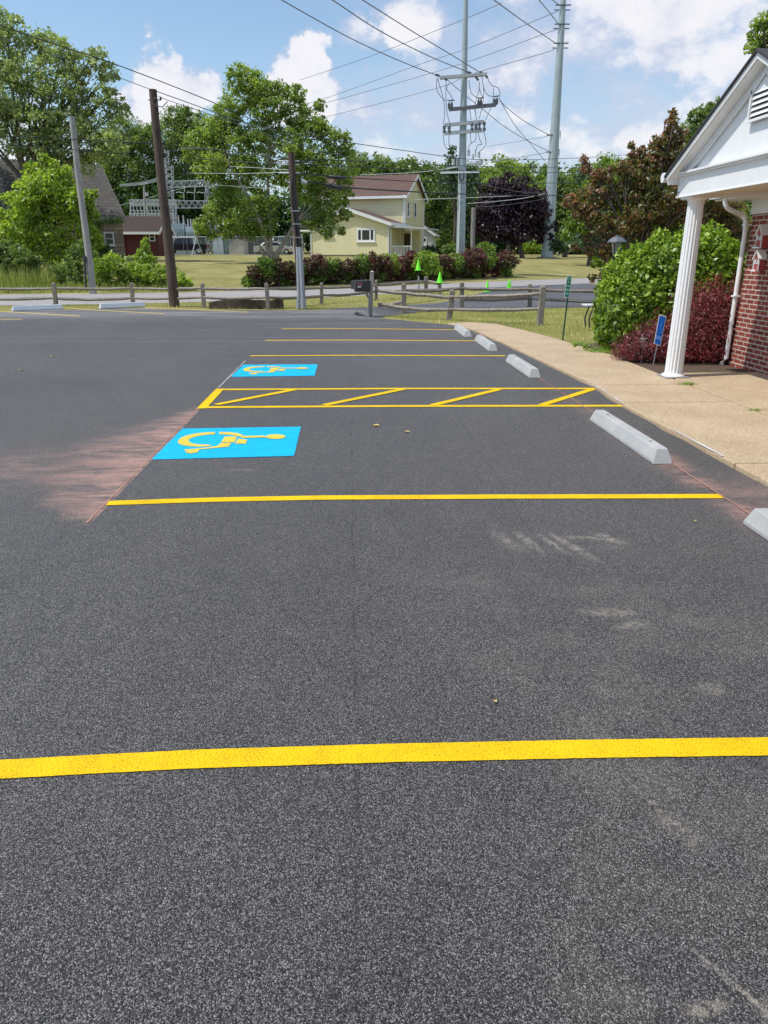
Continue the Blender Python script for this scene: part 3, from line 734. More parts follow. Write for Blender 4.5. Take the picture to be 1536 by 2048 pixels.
# ---------------------------------------------------------------- wheel stops
def stop_mesh(L=1.7, wb=.165, wt=.095, h=.125):
    mb = MB(); e = .05
    prof = [(-wb/2, 0), (-wb/2, .028), (-wt/2, h), (wt/2, h), (wb/2, .028), (wb/2, 0)]
    k = 6; st = [(-L/2, 1), (-L/2+.02, 1), (L/2-.02, 1), (L/2, 1)]
    vs, fs = [], []
    for (y, s) in ((-L/2, 0), (L/2, 0)):
        for (x, z) in prof: vs.append((x, y+(e*(-1 if y > 0 else 1))*(z/h), z))
    fs = [tuple(range(5, -1, -1)), tuple(range(6, 12))]+[(i, (i+1) % 6, (i+1) % 6+6, i+6) for i in range(6)]
    mb.add(vs, fs)
    return mb
WS = [(2.575, 6.55, 'grey concrete wheel stop at the bay with the larger blue square', 0.0), (2.60, 3.45, 'grey concrete wheel stop cut off by the right edge of the photo', 0),
      (2.585, 10.98, 'grey concrete wheel stop just beyond the hatched aisle', .0), (2.56, 13.98, 'second farthest of the concrete wheel stops by the sidewalk', -.01), (2.47, 16.35, 'farthest small wheel stop by the sidewalk, near the fence', -.01)]
first = None
for i, (x, y, lb, rz) in enumerate(WS):
    if first is None:
        r = thing('wheel_stop', lb, 'wheel stop', (0, 0, 0), 'concrete wheel stops along the sidewalk'); stop_mesh().build('concrete_bar', 'stop_concrete', r, bev=.008)
        pm = MB()
        for yy in (-.55, .55): pm.cyl((0, yy, .12), (0, yy, .128), .011, n=10)
        build_each(pm, 'anchor_pin', 'dark_timber', r); first = r
    else: r = copy_tree(first); r['label'] = lb
    r.location = (x, y, .001); r.rotation_euler.z = rz
    if i >= 2: r.scale = (1.0, .97, 1)
plain('stop_painted', (.50, .55, .60), .6, .06, 4)
for i, (a, b, lb) in enumerate((((32, 622), (119, 618.5), 'pale wheel stop farther left by the split rail fence'), ((204, 617), (286, 613.5), 'pale wheel stop left of the brown utility pole'))):
    A, B = Vector(P(*a)), Vector(P(*b)); c = (A+B)/2; d = B-A; r = thing('wheel_stop', lb, 'wheel stop', (c.x, c.y, .001), 'pale wheel stops by the left fence')
    mb = stop_mesh(L=1.5, h=.15, wb=.2); rz = math.atan2(d.y, d.x)-math.pi/2
    mb.v = [tuple(Matrix.Rotation(rz, 3, 'Z')@Vector(v)+r.location) for v in mb.v]; mb.build('concrete_bar', 'stop_painted', r, bev=.01)
    pm = MB()
    for yy in (-.45, .45):
        q = Matrix.Rotation(rz, 3, 'Z')@Vector((0, yy, 0)); pm.cyl((c.x+q.x, c.y+q.y, .145), (c.x+q.x, c.y+q.y, .154), .012, n=8)
    build_each(pm, 'anchor_pin', 'dark_timber', r)
# ---------------------------------------------------------------- split rail fences
def px_at_base(px, pyb): return gnd(px, pyb)
def post(root, base, top, w=.13, mat='fence_wood'):
    mb = MB(); b, tp = Vector(base), Vector(top); mb.beam(b-Vector((0, 0, .1)), tp, w, w*.9, .9)
    a = (tp-b).normalized(); mb.beam(tp-a*.001, tp+a*.03, w*.9, w*.8, .5)
    return mb.build('post', mat, root, bev=.012)
def topof(base, py):                  # point straight above/near base seen at row py
    b = Vector(base); D = b.dot(FW); return D
def rail(root, p, q, w=.095, sag=.02, mat='fence_wood'):
    p, q = Vector(p), Vector(q); n = 7; pts = []; rr = []
    for i in range(n+1):
        k = i/n; v = p.lerp(q, k); v.z += -sag*math.sin(k*math.pi)+random.uniform(-.008, .008); v.y += random.uniform(-.006, .006); pts.append(v); rr.append(w/2*(.75 if i in (0, n) else random.uniform(.95, 1.1)))
    mb = MB(); mb.tube(pts, rr, 5); return mb.build('rail', mat, root)
def pt(px, py, D): return at(px, py, D)
# run A: along the road on the left
fa = thing('split_rail_fence', 'weathered two rail wooden fence along the road left of the mailbox', 'fence', gnd(265, 610))
PA = [(-60, 611, -64, 566), (112, 611, 107, 566), (266, 610, 263, 566), (408, 615, 404.5, 566), (537, 618.5, 532.5, 567), (643, 607, 643, 566), (752, 600, 752.5, 560)]
pos = []
for (bx, by, tx, ty) in PA:
    b = gnd(bx, by); D = b.dot(FW); pos.append((b, D)); post(fa, b, at(tx, ty+1, D), .13)
RA = [((577, 577.5), (597, 596)), ((576.5, 577), (597, 597)), ((577, 577), (596, 594.5)), ((577, 577.5), (594.5, 594.5)), ((577, 576), (595, 592)), ((575.5, 571), (591, 583))]
for i in range(6):
    (t0, t1), (l0, l1) = RA[i]; xa, xb = PA[i][2], PA[i+1][2]
    rail(fa, at(xa, t0, pos[i][1]-.02), at(xb, t1, pos[i+1][1]-.02)); rail(fa, at(xa+1, l0, pos[i][1]-.02), at(xb+1, l1, pos[i+1][1]-.02), sag=.04)
# run B: from the mailbox to the right, in front
fb = thing('split_rail_fence', 'front weathered fence run from the mailbox with a leaning middle post', 'fence', gnd(897, 640))
PB = [(748, 632, 748, 572), (897, 640, 905, 580.5), (1079, 650, 1086, 573)]
ps = []
for i, (bx, by, tx, ty) in enumerate(PB):
    b = gnd(bx, by); D = b.dot(FW); ps.append(D)
    if i: post(fb, b, at(tx, ty+1, D), .15)
rail(fb, at(750, 581.5, ps[0]), at(903, 595.5, ps[1]-.05), .10, .0); rail(fb, at(757, 608, ps[0]), at(898, 619.5, ps[1]-.05), .11, .06)
rail(fb, at(900, 594, ps[1]-.07), at(1084, 588, ps[2]-.05), .10); rail(fb, at(898, 619, ps[1]-.07), at(1081, 618.5, ps[2]-.05), .09)
# run C: behind the front run, reaching right
fc = thing('split_rail_fence', 'rear fence run between the front fence and the dark driveway', 'fence', gnd(923, 616))
PC = [(760, 616, 758, 572), (808, 626, 807.5, 568), (923, 616, 924, 565), (1059, 613, 1060, 568), (1215, 611, 1216, 570)]
ps = []
for i, (bx, by, tx, ty) in enumerate(PC):
    b = gnd(bx, by); D = b.dot(FW); ps.append(D)
    if i: post(fc, b, at(tx, ty+1, D), .15)
RC = [((580.5, 581), (612, 603)), ((581.5, 577), (604, 600)), ((577, 578.5), (600, 597)), ((579, 583), (597, 604))]
for i in range(4):
    (t0, t1), (l0, l1) = RC[i]; xa, xb = PC[i][2], PC[i+1][2]
    rail(fc, at(xa, t0, ps[i]-.05), at(xb, t1, ps[i+1]-.05), .11)
    if i != 1: rail(fc, at(xa, l0, ps[i]-.05), at(xb, l1, ps[i+1]-.05), .10)
# run D: short far run with the cone on its last post
fd = thing('split_rail_fence', 'short far fence run by the road whose last low post carries a green cone', 'fence', gnd(852, 587))
b3, b4 = gnd(852, 587), gnd(879.5, 588); D3, D4 = b3.dot(FW), b4.dot(FW)
post(fd, b3, at(852, 554, D3), .17); post(fd, b4, at(879.5, 566, D4), .16)
p1 = gnd(753, 600); D1 = p1.dot(FW)
rail(fd, at(757, 570, D1), at(850, 562.5, D3), .15, 0); rail(fd, at(855, 562, D3), at(878, 568.5, D4), .13, 0)
# ---------------------------------------------------------------- mailbox
mbp = gnd(741, 632.5); DM = mbp.dot(FW)
mx = thing('mailbox', 'black plastic roadside mailbox on a grey wooden post with white and pink label', 'mailbox', mbp)
m = MB(); tp = at(744, 544, DM); m.beam(mbp-Vector((0, 0, .05)), tp, .105, .105); m.beam(tp, tp+Vector((0, 0, .045)), .125, .125, .1); m.build('post', 'mailbox_wood', mx, bev=.006)
m = MB(); m.beam(gnd(736.5, 633), at(739.5, 588, DM-.05), .05, .09); m.beam(at(738, 597, DM), at(731, 585, DM), .05, .06); m.build('brace', 'mailbox_wood', mx)
bl = at(706.5, 560, DM-.42); br = at(739, 559, DM+.02); w = .28
fwd = (bl-br).normalized(); fwd.z = 0; fwd.normalize(); side = fwd.cross(Vector((0, 0, 1)))
zt = at(722, 559.5, DM).z; zb = at(722, 577, DM).z; L = .56; cen = at(738, 568, DM)
st = Vector((cen.x, cen.y, 0))+fwd*.03
prof = [(-.10, zb), (-.10, zt-.035), (-.075, zt-.008), (-.03, zt), (.03, zt), (.075, zt-.008), (.10, zt-.035), (.10, zb)]
m = MB(); m.prism([st+side*a+Vector((0, 0, z)) for a, z in prof], fwd*(L-.03)); m.build('box', 'black_plastic', mx, bev=.006)
m = MB(); m.prism([st+fwd*(L-.028)+side*a*1.05+Vector((0, 0, zb+(z-zb)*1.02)) for a, z in prof], fwd*.028); m.build('door', 'black_plastic', mx, bev=.004)
m = MB(); zz = zb-.075; m.prism([st+side*-.085+Vector((0, 0, zb-.001)), st+side*.085+Vector((0, 0, zb-.001)), st+side*.07+Vector((0, 0, zz)), st+side*-.07+Vector((0, 0, zz))], fwd*(L-.10)); m.build('newspaper_tray', 'black_plastic', mx)
m = MB(); fa_ = st+fwd*(L-.0+.003)
sgn = 1 if side.dot(-FW) > 0 else -1; sp = side*sgn*.1035
def lab(x0, x1, z0, z1, name, mat):
    m = MB(); c = Vector((0, 0, 1)); q = st+sp+fwd*(L-.035)
    m.prism([q-fwd*x0+c*z0, q-fwd*x1+c*z0, q-fwd*x1+c*z1, q-fwd*x0+c*z1], sp.normalized()*.002); m.build(name, mat, mx)
lab(.0, .19, zb+.125, zb+.165, 'flag', 'label_pink'); lab(.14, .19, zb+.085, zb+.125, 'flag', 'label_pink'); lab(.02, .15, zb+.045, zb+.085, 'number_label', 'label_white')
# low dark lump on the ground beside the mailbox post
sc = gnd(722, 632); m = MB(); 
m.tube([gnd(710, 629.5)+Vector((0, 0, .03)), gnd(714, 630)+Vector((0, 0, .05)), gnd(722, 632)+Vector((0, 0, .03)), gnd(734, 633)+Vector((0, 0, .015))], [.025, .05, .035, .012], 7)
tag(m.build('dark_lump', 'black_plastic', loc=sc, smooth=True), 'low black lump on the asphalt left of the mailbox post', 'scrap')
# ---------------------------------------------------------------- cones and marker stick
def cone(p, h, r, label):
    root = thing('traffic_cone', label, 'cone', p, 'lime green cones by the road'); p = Vector(p)
    m = MB(); m.lathe(p+Vector((0, 0, .02)), [(r, 0), (r*.96, .01), (r*.18, h-.03), (r*.15, h-.02), (r*.10, h-.022)], 18); m.build('cone_body', 'cone_green', root, smooth=True)
    m = MB(); m.box(p+Vector((0, 0, .012)), (r*2.5, r*2.5, .024)); m.build('base_plate', 'cone_green', root, bev=.005)
Dc = gnd(838, 586).dot(FW); pc = gnd(838, 586)
mk = thing('marker_stake', 'thin dark stake by the road carrying a lime green cone', 'stake', pc)
m = MB(); tpk = at(836.5, 541, Dc); m.cyl(pc, tpk, .028, .024, 8); m.build('stake', 'dark_timber', mk)
m = MB(); m.cyl(at(838, 580, Dc-.04), at(837, 552, Dc-.04), .034, n=8); m.build('reflector_sleeve', 'conduit', mk)
cone(tpk+Vector((0, 0, .0)), .46, .125, 'lime green cone on top of a thin dark stake')
cone(at(879.5, 566, D4), .46, .14, 'lime green cone on the low end post of the fence')
c3 = gnd(974, 583.5); cone(c3, .50, .12, 'left lime green cone standing at the driveway mouth')
c4 = gnd(1018, 580); cone(c4, .50, .15, 'right lime green cone standing at the driveway mouth')
# low timber curb in the verge
tb = thing('timber_curb', 'long low dark weathered timber lying in the verge by the fence', 'timber', gnd(490, 617))
A, B = gnd(417, 617.5), gnd(566, 617.5); A.y += .1; B.y += .1
m = MB(); n = 10; pp = []
for i in range(n+1):
    q = A.lerp(B, i/n); q.z = .26+random.uniform(-.03, .03)-(.06 if i in (0,) else 0); pp.append(q)
m.prism([A+Vector((0, 0, -.05)), B+Vector((0, 0, -.05))]+pp[::-1], (0, .22, 0)); m.build('timber', 'dark_timber', tb)

# ---------------------------------------------------------------- utility poles
def pole(name, label, base, top, r0, r1, mat, extra=None):
    root = thing(name, label, 'utility pole', base); m = MB(); b, tp = Vector(base), Vector(top)
    pts = [b+(tp-b)*k+Vector((math.sin(k*7)*.012, 0, 0)) for k in np.linspace(0, 1, 12)]; pts[0] = b-Vector((0, 0, .15))
    m.tube(pts, list(np.linspace(r0, r1, 12)), 14); m.build('pole_shaft', mat, root, smooth=True); return root
bB = gnd(349, 613); DB = bB.dot(FW)
pB = pole('utility_pole', 'tall dark brown leaning utility pole by the fence', bB, at(305, 179, DB), .17, .115, 'pole_brown')
m = MB()
for (x, y) in ((319, 287), (320, 313), (311, 200)): q = at(x, y, DB); m.cyl(q-RT*.22, q+RT*.16, .015, n=6); m.cyl(q+RT*.16, q+RT*.16+Vector((0, 0, .09)), .03, n=8)
build_each(m, 'insulator_bracket', 'black_metal', pB)
m = MB(); m.tube([at(311, 198, DB)-FW*.15, at(315, 199, DB)-FW*.2, at(319, 205, DB)-FW*.18, at(315, 214, DB)-FW*.16, at(325, 214, DB), at(335, 203, DB)], .014, 6); build_each(m, 'jumper_wire', 'cable_grey', pB)
DA = 33.5; bA = G(176, DA); 
pA = pole('utility_pole', 'pale grey slim leaning pole among the green shrubs', bA, at(143, 233, DA), .155, .11, 'pole_grey')
m = MB(); m.tube([at(174.5, 575, DA)-FW*.16, at(172.5, 520, DA)-FW*.16], [.05, .05], 8); m.tube([at(172, 521, DA)-FW*.17, at(171.6, 512, DA)-FW*.17], [.09, .09], 8); m.build('cable_guard', 'black_plastic', pA)
bC = gnd(604, 617); DC = bC.dot(FW)
pC = pole('utility_pole', 'brown utility pole with grey conduits in the middle of the view', bC, at(582, 306, DC), .135, .10, 'pole_brown')
m = MB(); m.tube([gnd(598, 618), at(595.5, 500, DC-.15), at(594.5, 494, DC-.15)], [.055, .055, .05], 10); m.tube([gnd(597.5, 618)+Vector((0, 0, .0)), gnd(597.5, 618)+Vector((0, 0, .30))], .085, 10)
build_each(m, 'conduit', 'conduit', pC, smooth=True)
m = MB(); m.tube([gnd(606.5, 618), at(600.5, 500, DC-.15), at(600, 494, DC-.15)], [.072, .072, .07], 12); m.tube([gnd(606.5, 618), gnd(606.5, 618)+Vector((0, 0, .30))], .10, 12); build_each(m, 'conduit', 'conduit', pC, smooth=True)
m = MB(); m.tube([at(595, 494, DC-.15), at(588, 430, DC-.14), at(583, 400, DC-.14), at(584, 370, DC-.13), at(586, 350, DC-.12)], .022, 6)
m.tube([at(600, 494, DC-.15), at(592, 425, DC-.14), at(589, 395, DC-.14), at(588, 362, DC-.13)], .028, 6); build_each(m, 'riser_cable', 'cable_black', pC)
m = MB()
for y in (422, 448, 475): q = at(590+(y-420)*.11, y, DC-.15); m.box(q, (.30, .05, .03))
build_each(m, 'strap', 'conduit', pC)
m = MB()
for y in (322, 329, 346): q = at(583.5+(y-320)*.05, y, DC); m.cyl(q-RT*.24, q+RT*.22, .018, n=6); m.cyl(q-RT*.24, q-RT*.42, .022, n=8)
build_each(m, 'dead_end_clamp', 'cable_bright', pC)
DD = 52.0; bD = G(946, DD); pD = pole('utility_pole', 'short weathered wooden pole behind the hedge beside the grey monopole', bD, at(947, 415, DD), .16, .14, 'pole_small')

# ---------------------------------------------------------------- steel monopoles
def monopole(label, base, top, r0, r1, n=12):
    root = thing('steel_monopole', label, 'transmission pole', base); m = MB(); b, tp = Vector(base), Vector(top)
    seg = 3
    for s in range(seg):
        a, c = b+(tp-b)*(s/seg), b+(tp-b)*((s+1)/seg); ra, rc = r0+(r1-r0)*s/seg, r0+(r1-r0)*(s+1)/seg
        m.tube([a-(Vector((0, 0, .3)) if s == 0 else Vector()), c+Vector((0, 0, .35 if s < seg-1 else 0))], [ra*(1.0), rc*1.0-.012*s], n)
    m.build('shaft', 'galvanized', root)
    return root
D1m = 55.0; b1 = G(921.5, D1m); t1 = b1+(at(932, 0, D1m)-at(921.5, 508, D1m)); k1 = 1.35
mono1 = monopole('left grey steel monopole carrying crossarms and jumper wires', b1, b1+(t1-b1)*k1, .335, .12)
def on1(py): 
    z = at(921.5+(508-py)*.0207, py, D1m); return z
def arm(root, pa, pb, w, mat='lattice_steel', name='crossarm'):
    m = MB(); m.beam(pa, pb, w, w*1.2); return m.build(name, mat, root)
arm(mono1, at(879, 155, D1m-.3), at(974, 148, D1m-.3), .14)
arm(mono1, at(880, 156.5, D1m+.35), at(972, 149.5, D1m+.35), .14)
arm(mono1, at(898, 219.5, D1m-.3), at(992, 210, D1m-.3), .16, 'cable_grey')
arm(mono1, at(899, 217.5, D1m+.3), at(990, 208.5, D1m+.3), .12, 'cable_grey')
for y0, y1 in ((251, 243.5), (267.5, 261)):
    arm(mono1, at(889, y0, D1m-.35), at(969, y1, D1m-.35), .15); arm(mono1, at(890, y0-1.5, D1m+.35), at(964, y1-1, D1m+.35), .13)
arm(mono1, at(881, 345.5, D1m-.45), at(959, 343.5, D1m-.45), .10, 'sign_white'); 
m = MB()
for (x, y0, y1) in ((888.5, 253, 265), (898.5, 254, 265), (944, 247, 261), (952, 250, 259), (959, 246, 260), (968.5, 245, 261)):
    a, c = at(x, y0, D1m-.35), at(x, y1, D1m-.35); m.cyl(a, c, .05, n=8)
    for k in (.15, .85): q = a.lerp(c, k); m.cyl(q-Vector((0, 0, .09)), q+Vector((0, 0, .09)), .11, n=8)
build_each(m, 'insulator', 'porcelain', mono1)
m = MB()
for (x, y) in ((898, 219), (903.5, 218), (957, 213), (962, 212), (989, 211), (994, 209.5)):
    hgt = 14; a, c = at(x, y, D1m-.3), at(x, y-hgt, D1m-.3); m.cyl(a, c, .06, n=8); 
    for k in (.3, .5, .7): q = a.lerp(c, k); m.cyl(q-Vector((0, 0, .03)), q+Vector((0, 0, .03)), .09, n=8)
for (x0, x1, y) in ((897, 909, 201), (956, 967, 196), (988, 999, 192.5)): m.beam(at(x0, y+.8, D1m-.3), at(x1, y-.8, D1m-.3), .07)
build_each(m, 'switch', 'porcelain', mono1)
m = MB()
for (x0, y0, x1, y1) in ((871, 149, 879, 152), (888, 155, 894, 161), (935, 144, 943, 147), (951, 153, 957, 161), (959, 144, 965, 146), (972, 152, 975, 156)):
    m.cyl(at(x0, y0, D1m-.3), at(x1, y1, D1m-.3), .075, n=8)
build_each(m, 'strain_insulator', 'porcelain', mono1)
def spl(pts, n=8):
    P_ = [Vector(p) for p in pts]; out = []
    for i in range(len(P_)-1):
        p0 = P_[max(i-1, 0)]; p1 = P_[i]; p2 = P_[i+1]; p3 = P_[min(i+2, len(P_)-1)]
        for k in range(n):
            t_ = k/n; out.append(.5*((2*p1)+(p2-p0)*t_+(2*p0-5*p1+4*p2-p3)*t_*t_+(3*p1-p0-3*p2+p3)*t_**3))
    out.append(P_[-1]); return out
m = MB()
for ln in ([(874, 156), (874, 180), (887, 199), (898, 200)], [(875, 157), (886, 195), (889, 222), (887, 250)], [(892, 164), (892, 200), (894, 225), (900, 250)], [(898, 167), (893, 177), (901, 190), (905, 200)],
           [(938, 160), (942, 185), (954, 195), (958, 195)], [(959, 164), (958, 180), (952, 200), (950, 215), (953, 240)], [(963, 150), (967, 175), (967, 195), (964, 215), (958, 238)], [(958, 175), (962, 188), (966, 194)],
           [(975, 156), (983, 170), (996, 176), (1000, 187), (999, 193)], [(967, 175), (975, 190), (988, 193)], [(987, 176), (986, 200), (982, 215), (971, 240)], [(939, 215), (942, 240)], [(949, 216), (953, 240)],
           [(887, 268), (888, 285), (893, 297), (901, 295), (909, 292), (915, 293)], [(898, 268), (898, 290), (901, 296)], [(941, 262), (941, 280), (944, 285), (951, 280), (952, 262)], [(957, 262), (958, 275), (964, 289)], [(968, 262), (972, 285), (969, 294), (959, 303)],
           [(944, 285), (938, 292), (937, 305)], [(964, 289), (955, 291), (952, 300)]):
    m.tube([p for p in spl([at(x, y, D1m-.3-.05*i) for i, (x, y) in enumerate(ln)], 5)], .022, 5)
build_each(m, 'jumper_wire', 'cable_grey', mono1)
m = MB()
for (x, y0, y1, r) in ((907, 318, 330, .12), (914, 318, 334, .07), (937, 300, 312, .10), (946, 308, 318, .06), (951, 299, 314, .05), (958, 304, 316, .08), (953, 322, 332, .10), (961, 318, 330, .12)):
    m.cyl(at(x, y0, D1m-.3), at(x, y1, D1m-.3), r, n=10)
build_each(m, 'cutout', 'lattice_steel', mono1)
arm(mono1, at(893, 337, D1m-.4), at(915, 333, D1m-.4), .1); arm(mono1, at(938, 329, D1m-.4), at(966, 326, D1m-.4), .1)
m = MB(); c = at(923.5, 352, D1m-.42); m.tube([c+Vector((math.cos(a)*.16, 0, math.sin(a)*.30)) for a in np.linspace(0, 2*math.pi, 17)], .035, 6); m.build('cable_coil', 'cable_black', mono1)
m = MB(); a, c = at(917, 500, D1m-.36), at(920.5, 365, D1m-.33); m.tube([a, c], .05, 8); build_each(m, 'conduit', 'cable_bright', mono1, smooth=True)
m = MB()
for y in (372, 400, 421, 445, 468): m.box(at(924.5-(y-370)*.03, y, D1m-.34), (.08, .05, .1))
build_each(m, 'step_bolt', 'cable_bright', mono1)
D2m = 62.0; b2 = tgnd(1094, 517); D2m = b2.dot(FW); s2m = (at(1126, 0, D2m)-at(1094, 517, D2m))
mono2 = monopole('right plain grey steel monopole with no crossarms', b2, b2+s2m*1.35, 25/2/1539*D2m*1.02, .16)
m = MB(); m.cyl(b2-Vector((0, 0, .1)), b2+Vector((0, 0, .18)), 25/2/1539*D2m*1.6, n=20); m.build('footing', 'foundation', mono2)
def on2(py): return at(1126-py*(32/517), py, D2m)
m = MB()
for y in (12, 50, 88): q = on2(y); m.cyl(q-RT*.75-FW*.3, q+RT*.75-FW*.3, .06, n=8)
for y in (20, 57, 96): q = on2(y); m.cyl(q-RT*.8, q+RT*.8, .05, n=8)
for y in (271, 305): q = on2(y); m.cyl(q-RT*.9-FW*.3, q+RT*.1-FW*.4, .06, n=8)
build_each(m, 'cable_clamp', 'porcelain', mono2)
m = MB()
for (y0, y1) in ((262, 278), (298, 312), (340, 352)): m.beam(on2(y0)+RT*.52-FW*.2, on2(y1)+RT*.55-FW*.2, .07)
build_each(m, 'bracket', 'galvanized', mono2)

# ---------------------------------------------------------------- overhead wires
def wire(label, pts, r=.016, mat='cable_grey', name='overhead_wire', grp=None, n=8):
    P3 = [at(x, y, D) for (x, y, D) in pts]; m = MB(); m.tube(spl(P3, n), r, 5)
    return tag(m.build(name, mat, loc=P3[len(P3)//2], smooth=True), label, 'wire', grp)
g1 = 'power conductors between the monopoles and beyond'
wire('upper left power conductor ending at the left tip of the monopole crossarm', [(520, -28, 38), (560, -2, 41), (700, 76, 47), (800, 122, 51), (872, 150, 54.7)], .026, grp=g1)
wire('middle power conductor reaching the left monopole from top', [(640, -14, 38), (665, 0, 40), (760, 62, 45), (860, 113, 51), (936, 144, 54.7)], .026, grp=g1)
wire('power conductor from the top edge to the right end of the crossarm', [(700, -16, 38), (722, -2, 40), (830, 66, 47), (900, 108, 51), (960, 145, 54.7)], .026, grp=g1)
wire('lowest of the conductors from top centre to the right monopole', [(960, -18, 45), (992, 3, 47), (1050, 45, 54), (1114, 88, 61.5)], .028, grp=g1)
wire('middle conductor coming down from above to the right monopole', [(1062, -20, 45), (1078, 0, 48), (1100, 26, 55), (1118, 50, 61.5)], .028, grp=g1)
wire('short conductor at the top of the right monopole', [(1085, -18, 48), (1104, -1, 55), (1121, 12, 61.5)], .028, grp=g1)
for i, (ln, lb) in enumerate(((((1004, 6), (900, 50), (734, 115), (600, 160)), 'highest faint far conductor slanting down behind the left monopole'),
           (((1119, 20), (1090, 33), (940, 95), (830, 132), (646, 198), (500, 240)), 'upper faint far conductor from the right monopole slanting left'),
           (((1117, 57), (1088, 68), (900, 135), (646, 207), (500, 243)), 'second faint far conductor from the right monopole slanting left'),
           (((1113, 96), (1085, 107), (938, 150), (872, 177), (651, 234), (520, 262)), 'third faint far conductor from the right monopole slanting left'))):
    k = len(ln); wire(lb, [(x, y, 62+j*(50/(k-1))) for j, (x, y) in enumerate(ln)], .024, grp=g1)
wire('wire from the switch gear down to the upper clamp of the right monopole', [(998, 196, 54.7), (1010, 212, 56), (1050, 243, 59), (1100, 271, 61.5)], .022, grp=g1)
wire('wire crossing steeply down to the right monopole', [(998, 197, 54.7), (1028, 248, 57), (1055, 280, 59), (1090, 322, 61)], .020, grp=g1)
wire('wire passing behind the left monopole down to the lower clamp of the right one', [(895, 160, 54.7), (925, 186, 56), (965, 218, 57), (1010, 254, 59), (1060, 284, 60), (1099, 303, 61.5)], .022, grp=g1)
wire('faint wire from the right monopole to the small poles', [(1100, 271, 61.5), (1065, 278, 70), (975, 293, 85)], .018, grp=g1)
wire('faint low wire below the switch gear', [(1098, 304, 61.5), (1050, 313, 66), (985, 324, 75)], .018, grp=g1)
g2 = 'cables strung between the wooden poles'
wire('long upper cable crossing the whole view above the brown poles', [(-60, 28, 17), (60, 72, 19), (226, 127, 22), (400, 194, 24), (552, 258, 26), (646, 277, 28), (800, 300, 32), (925, 317, 36), (1000, 320, 39), (1100, 318, 44), (1235, 311, 50), (1420, 292, 56)], .013, 'cable_black', grp=g2)
wire('thin wire from the left treetops to the top of the brown pole', [(-60, 55, 18), (60, 96, 20), (180, 134, 22), (304, 180, DB)], .010, grp=g2)
wire('thin wire running right from the top of the brown pole', [(306, 180, DB), (400, 214, 25), (480, 243, 25.5), (552, 262, 26)], .014, grp=g2)
wire('looping service wire leaving the brown pole below its top', [(318, 193, DB), (340, 202, 25), (400, 222, 26), (470, 246, 27), (600, 290, 28.5), (700, 316, 30)], .010, grp=g2)
wire('upper cable from the left edge to the brown pole', [(-80, 268, 23), (0, 272, 23.5), (150, 279, 24.5), (317, 288, DB)], .014, 'cable_black', grp=g2)
wire('lower cable from the left edge to the brown pole', [(-80, 284, 23), (0, 289, 23.5), (150, 300, 24.5), (319, 314, DB)], .012, 'cable_black', grp=g2)
wire('upper cable between the two brown poles', [(320, 288, DB), (400, 296, 25), (500, 308, 24.6), (580, 319, DC)], .013, 'cable_black', grp=g2)
wire('lower cable between the two brown poles', [(321, 314, DB), (400, 318, 25), (500, 325, 24.6), (577, 328, DC)], .011, 'cable_black', grp=g2)
wire('pale sagging wire between the two brown poles', [(322, 290, DB), (340, 301, 25.2), (370, 297, 25), (420, 297, 25)], .014, 'cable_grey', grp=g2)
wire('topmost cable running right from the middle brown pole', [(588, 322, DC), (640, 320, 25.5), (700, 322, 27), (800, 327, 31), (925, 332, 37), (1060, 335, 45), (1250, 337, 55)], .014, 'cable_black', grp=g2)
wire('second cable running right from the middle brown pole', [(588, 328, DC), (700, 333, 27), (800, 338, 31), (925, 342, 37), (1060, 345, 45), (1250, 345, 55)], .014, 'cable_black', grp=g2)
def splice(parent, x0, x1, y0, y1, D, r):
    m = MB(); a, c = at(x0, y0, D), at(x1, y1, D); m.tube([a, a.lerp(c, .08), a.lerp(c, .92), c], [r*.4, r, r, r*.4], 10); m.build('splice_case', 'black_plastic', parent, smooth=True)
wA = thing('telephone_cable', 'upper thick black cable with a splice case right of the middle pole', 'cable', at(700, 355, 26), g2)
m = MB(); m.tube(spl([at(588, 358, DC), at(594, 350, DC), at(608, 348, DC), at(640, 351, 25), at(690, 355, 26), at(860, 364, 33), at(1000, 366.5, 40), at(1180, 365, 50), at(1300, 361, 58)], 6), .018, 6); m.build('cable', 'cable_black', wA, smooth=True); splice(wA, 655, 692, 353.5, 356, 25.6, .055)
wB = thing('telephone_cable', 'lower thickest black cable with a fat splice case near the middle pole', 'cable', at(700, 375, 26), g2)
m = MB(); m.tube(spl([at(588, 363, DC), at(600, 361, DC), at(640, 368, 25), at(690, 375, 26), at(800, 382, 30), at(900, 387, 34.5), at(1000, 390.5, 40), at(1100, 391, 45), at(1240, 388, 54)], 6), .027, 6); m.build('cable', 'cable_black', wB, smooth=True); splice(wB, 650, 686, 370.5, 376, 25.5, .07)
m = MB(); m.tube([at(603, 362, DC-.1), at(614, 366, DC-.1)], [.06, .05], 8); m.build('tap_box', 'lattice_steel', wB, smooth=True)
wire('pale thin wire meeting the middle brown pole from the left', [(380, 346, 40), (480, 347, 32), (578, 344, DC)], .008, 'cable_bright', grp=g2)
wire('pale twin wire just above it left of the middle brown pole', [(460, 333, 36), (520, 336, 30), (578, 340, DC)], .008, 'cable_bright', grp=g2)
wire('short pale drop wire left of the middle brown pole', [(430, 370, 45), (535, 377, 28), (582, 383, DC)], .006, 'cable_bright', grp=g2)
wire('bright wire in front of the dark purple tree', [(830, 399, 50), (880, 397.5, 52), (922, 396, 55), (1022, 392, 60)], .020, 'cable_bright', grp=g1)
wire('lower bright wire across the dark purple tree', [(935, 407, 57), (1000, 402, 60), (1050, 396, 61), (1090, 387, 62)], .018, 'cable_bright', grp=g1)
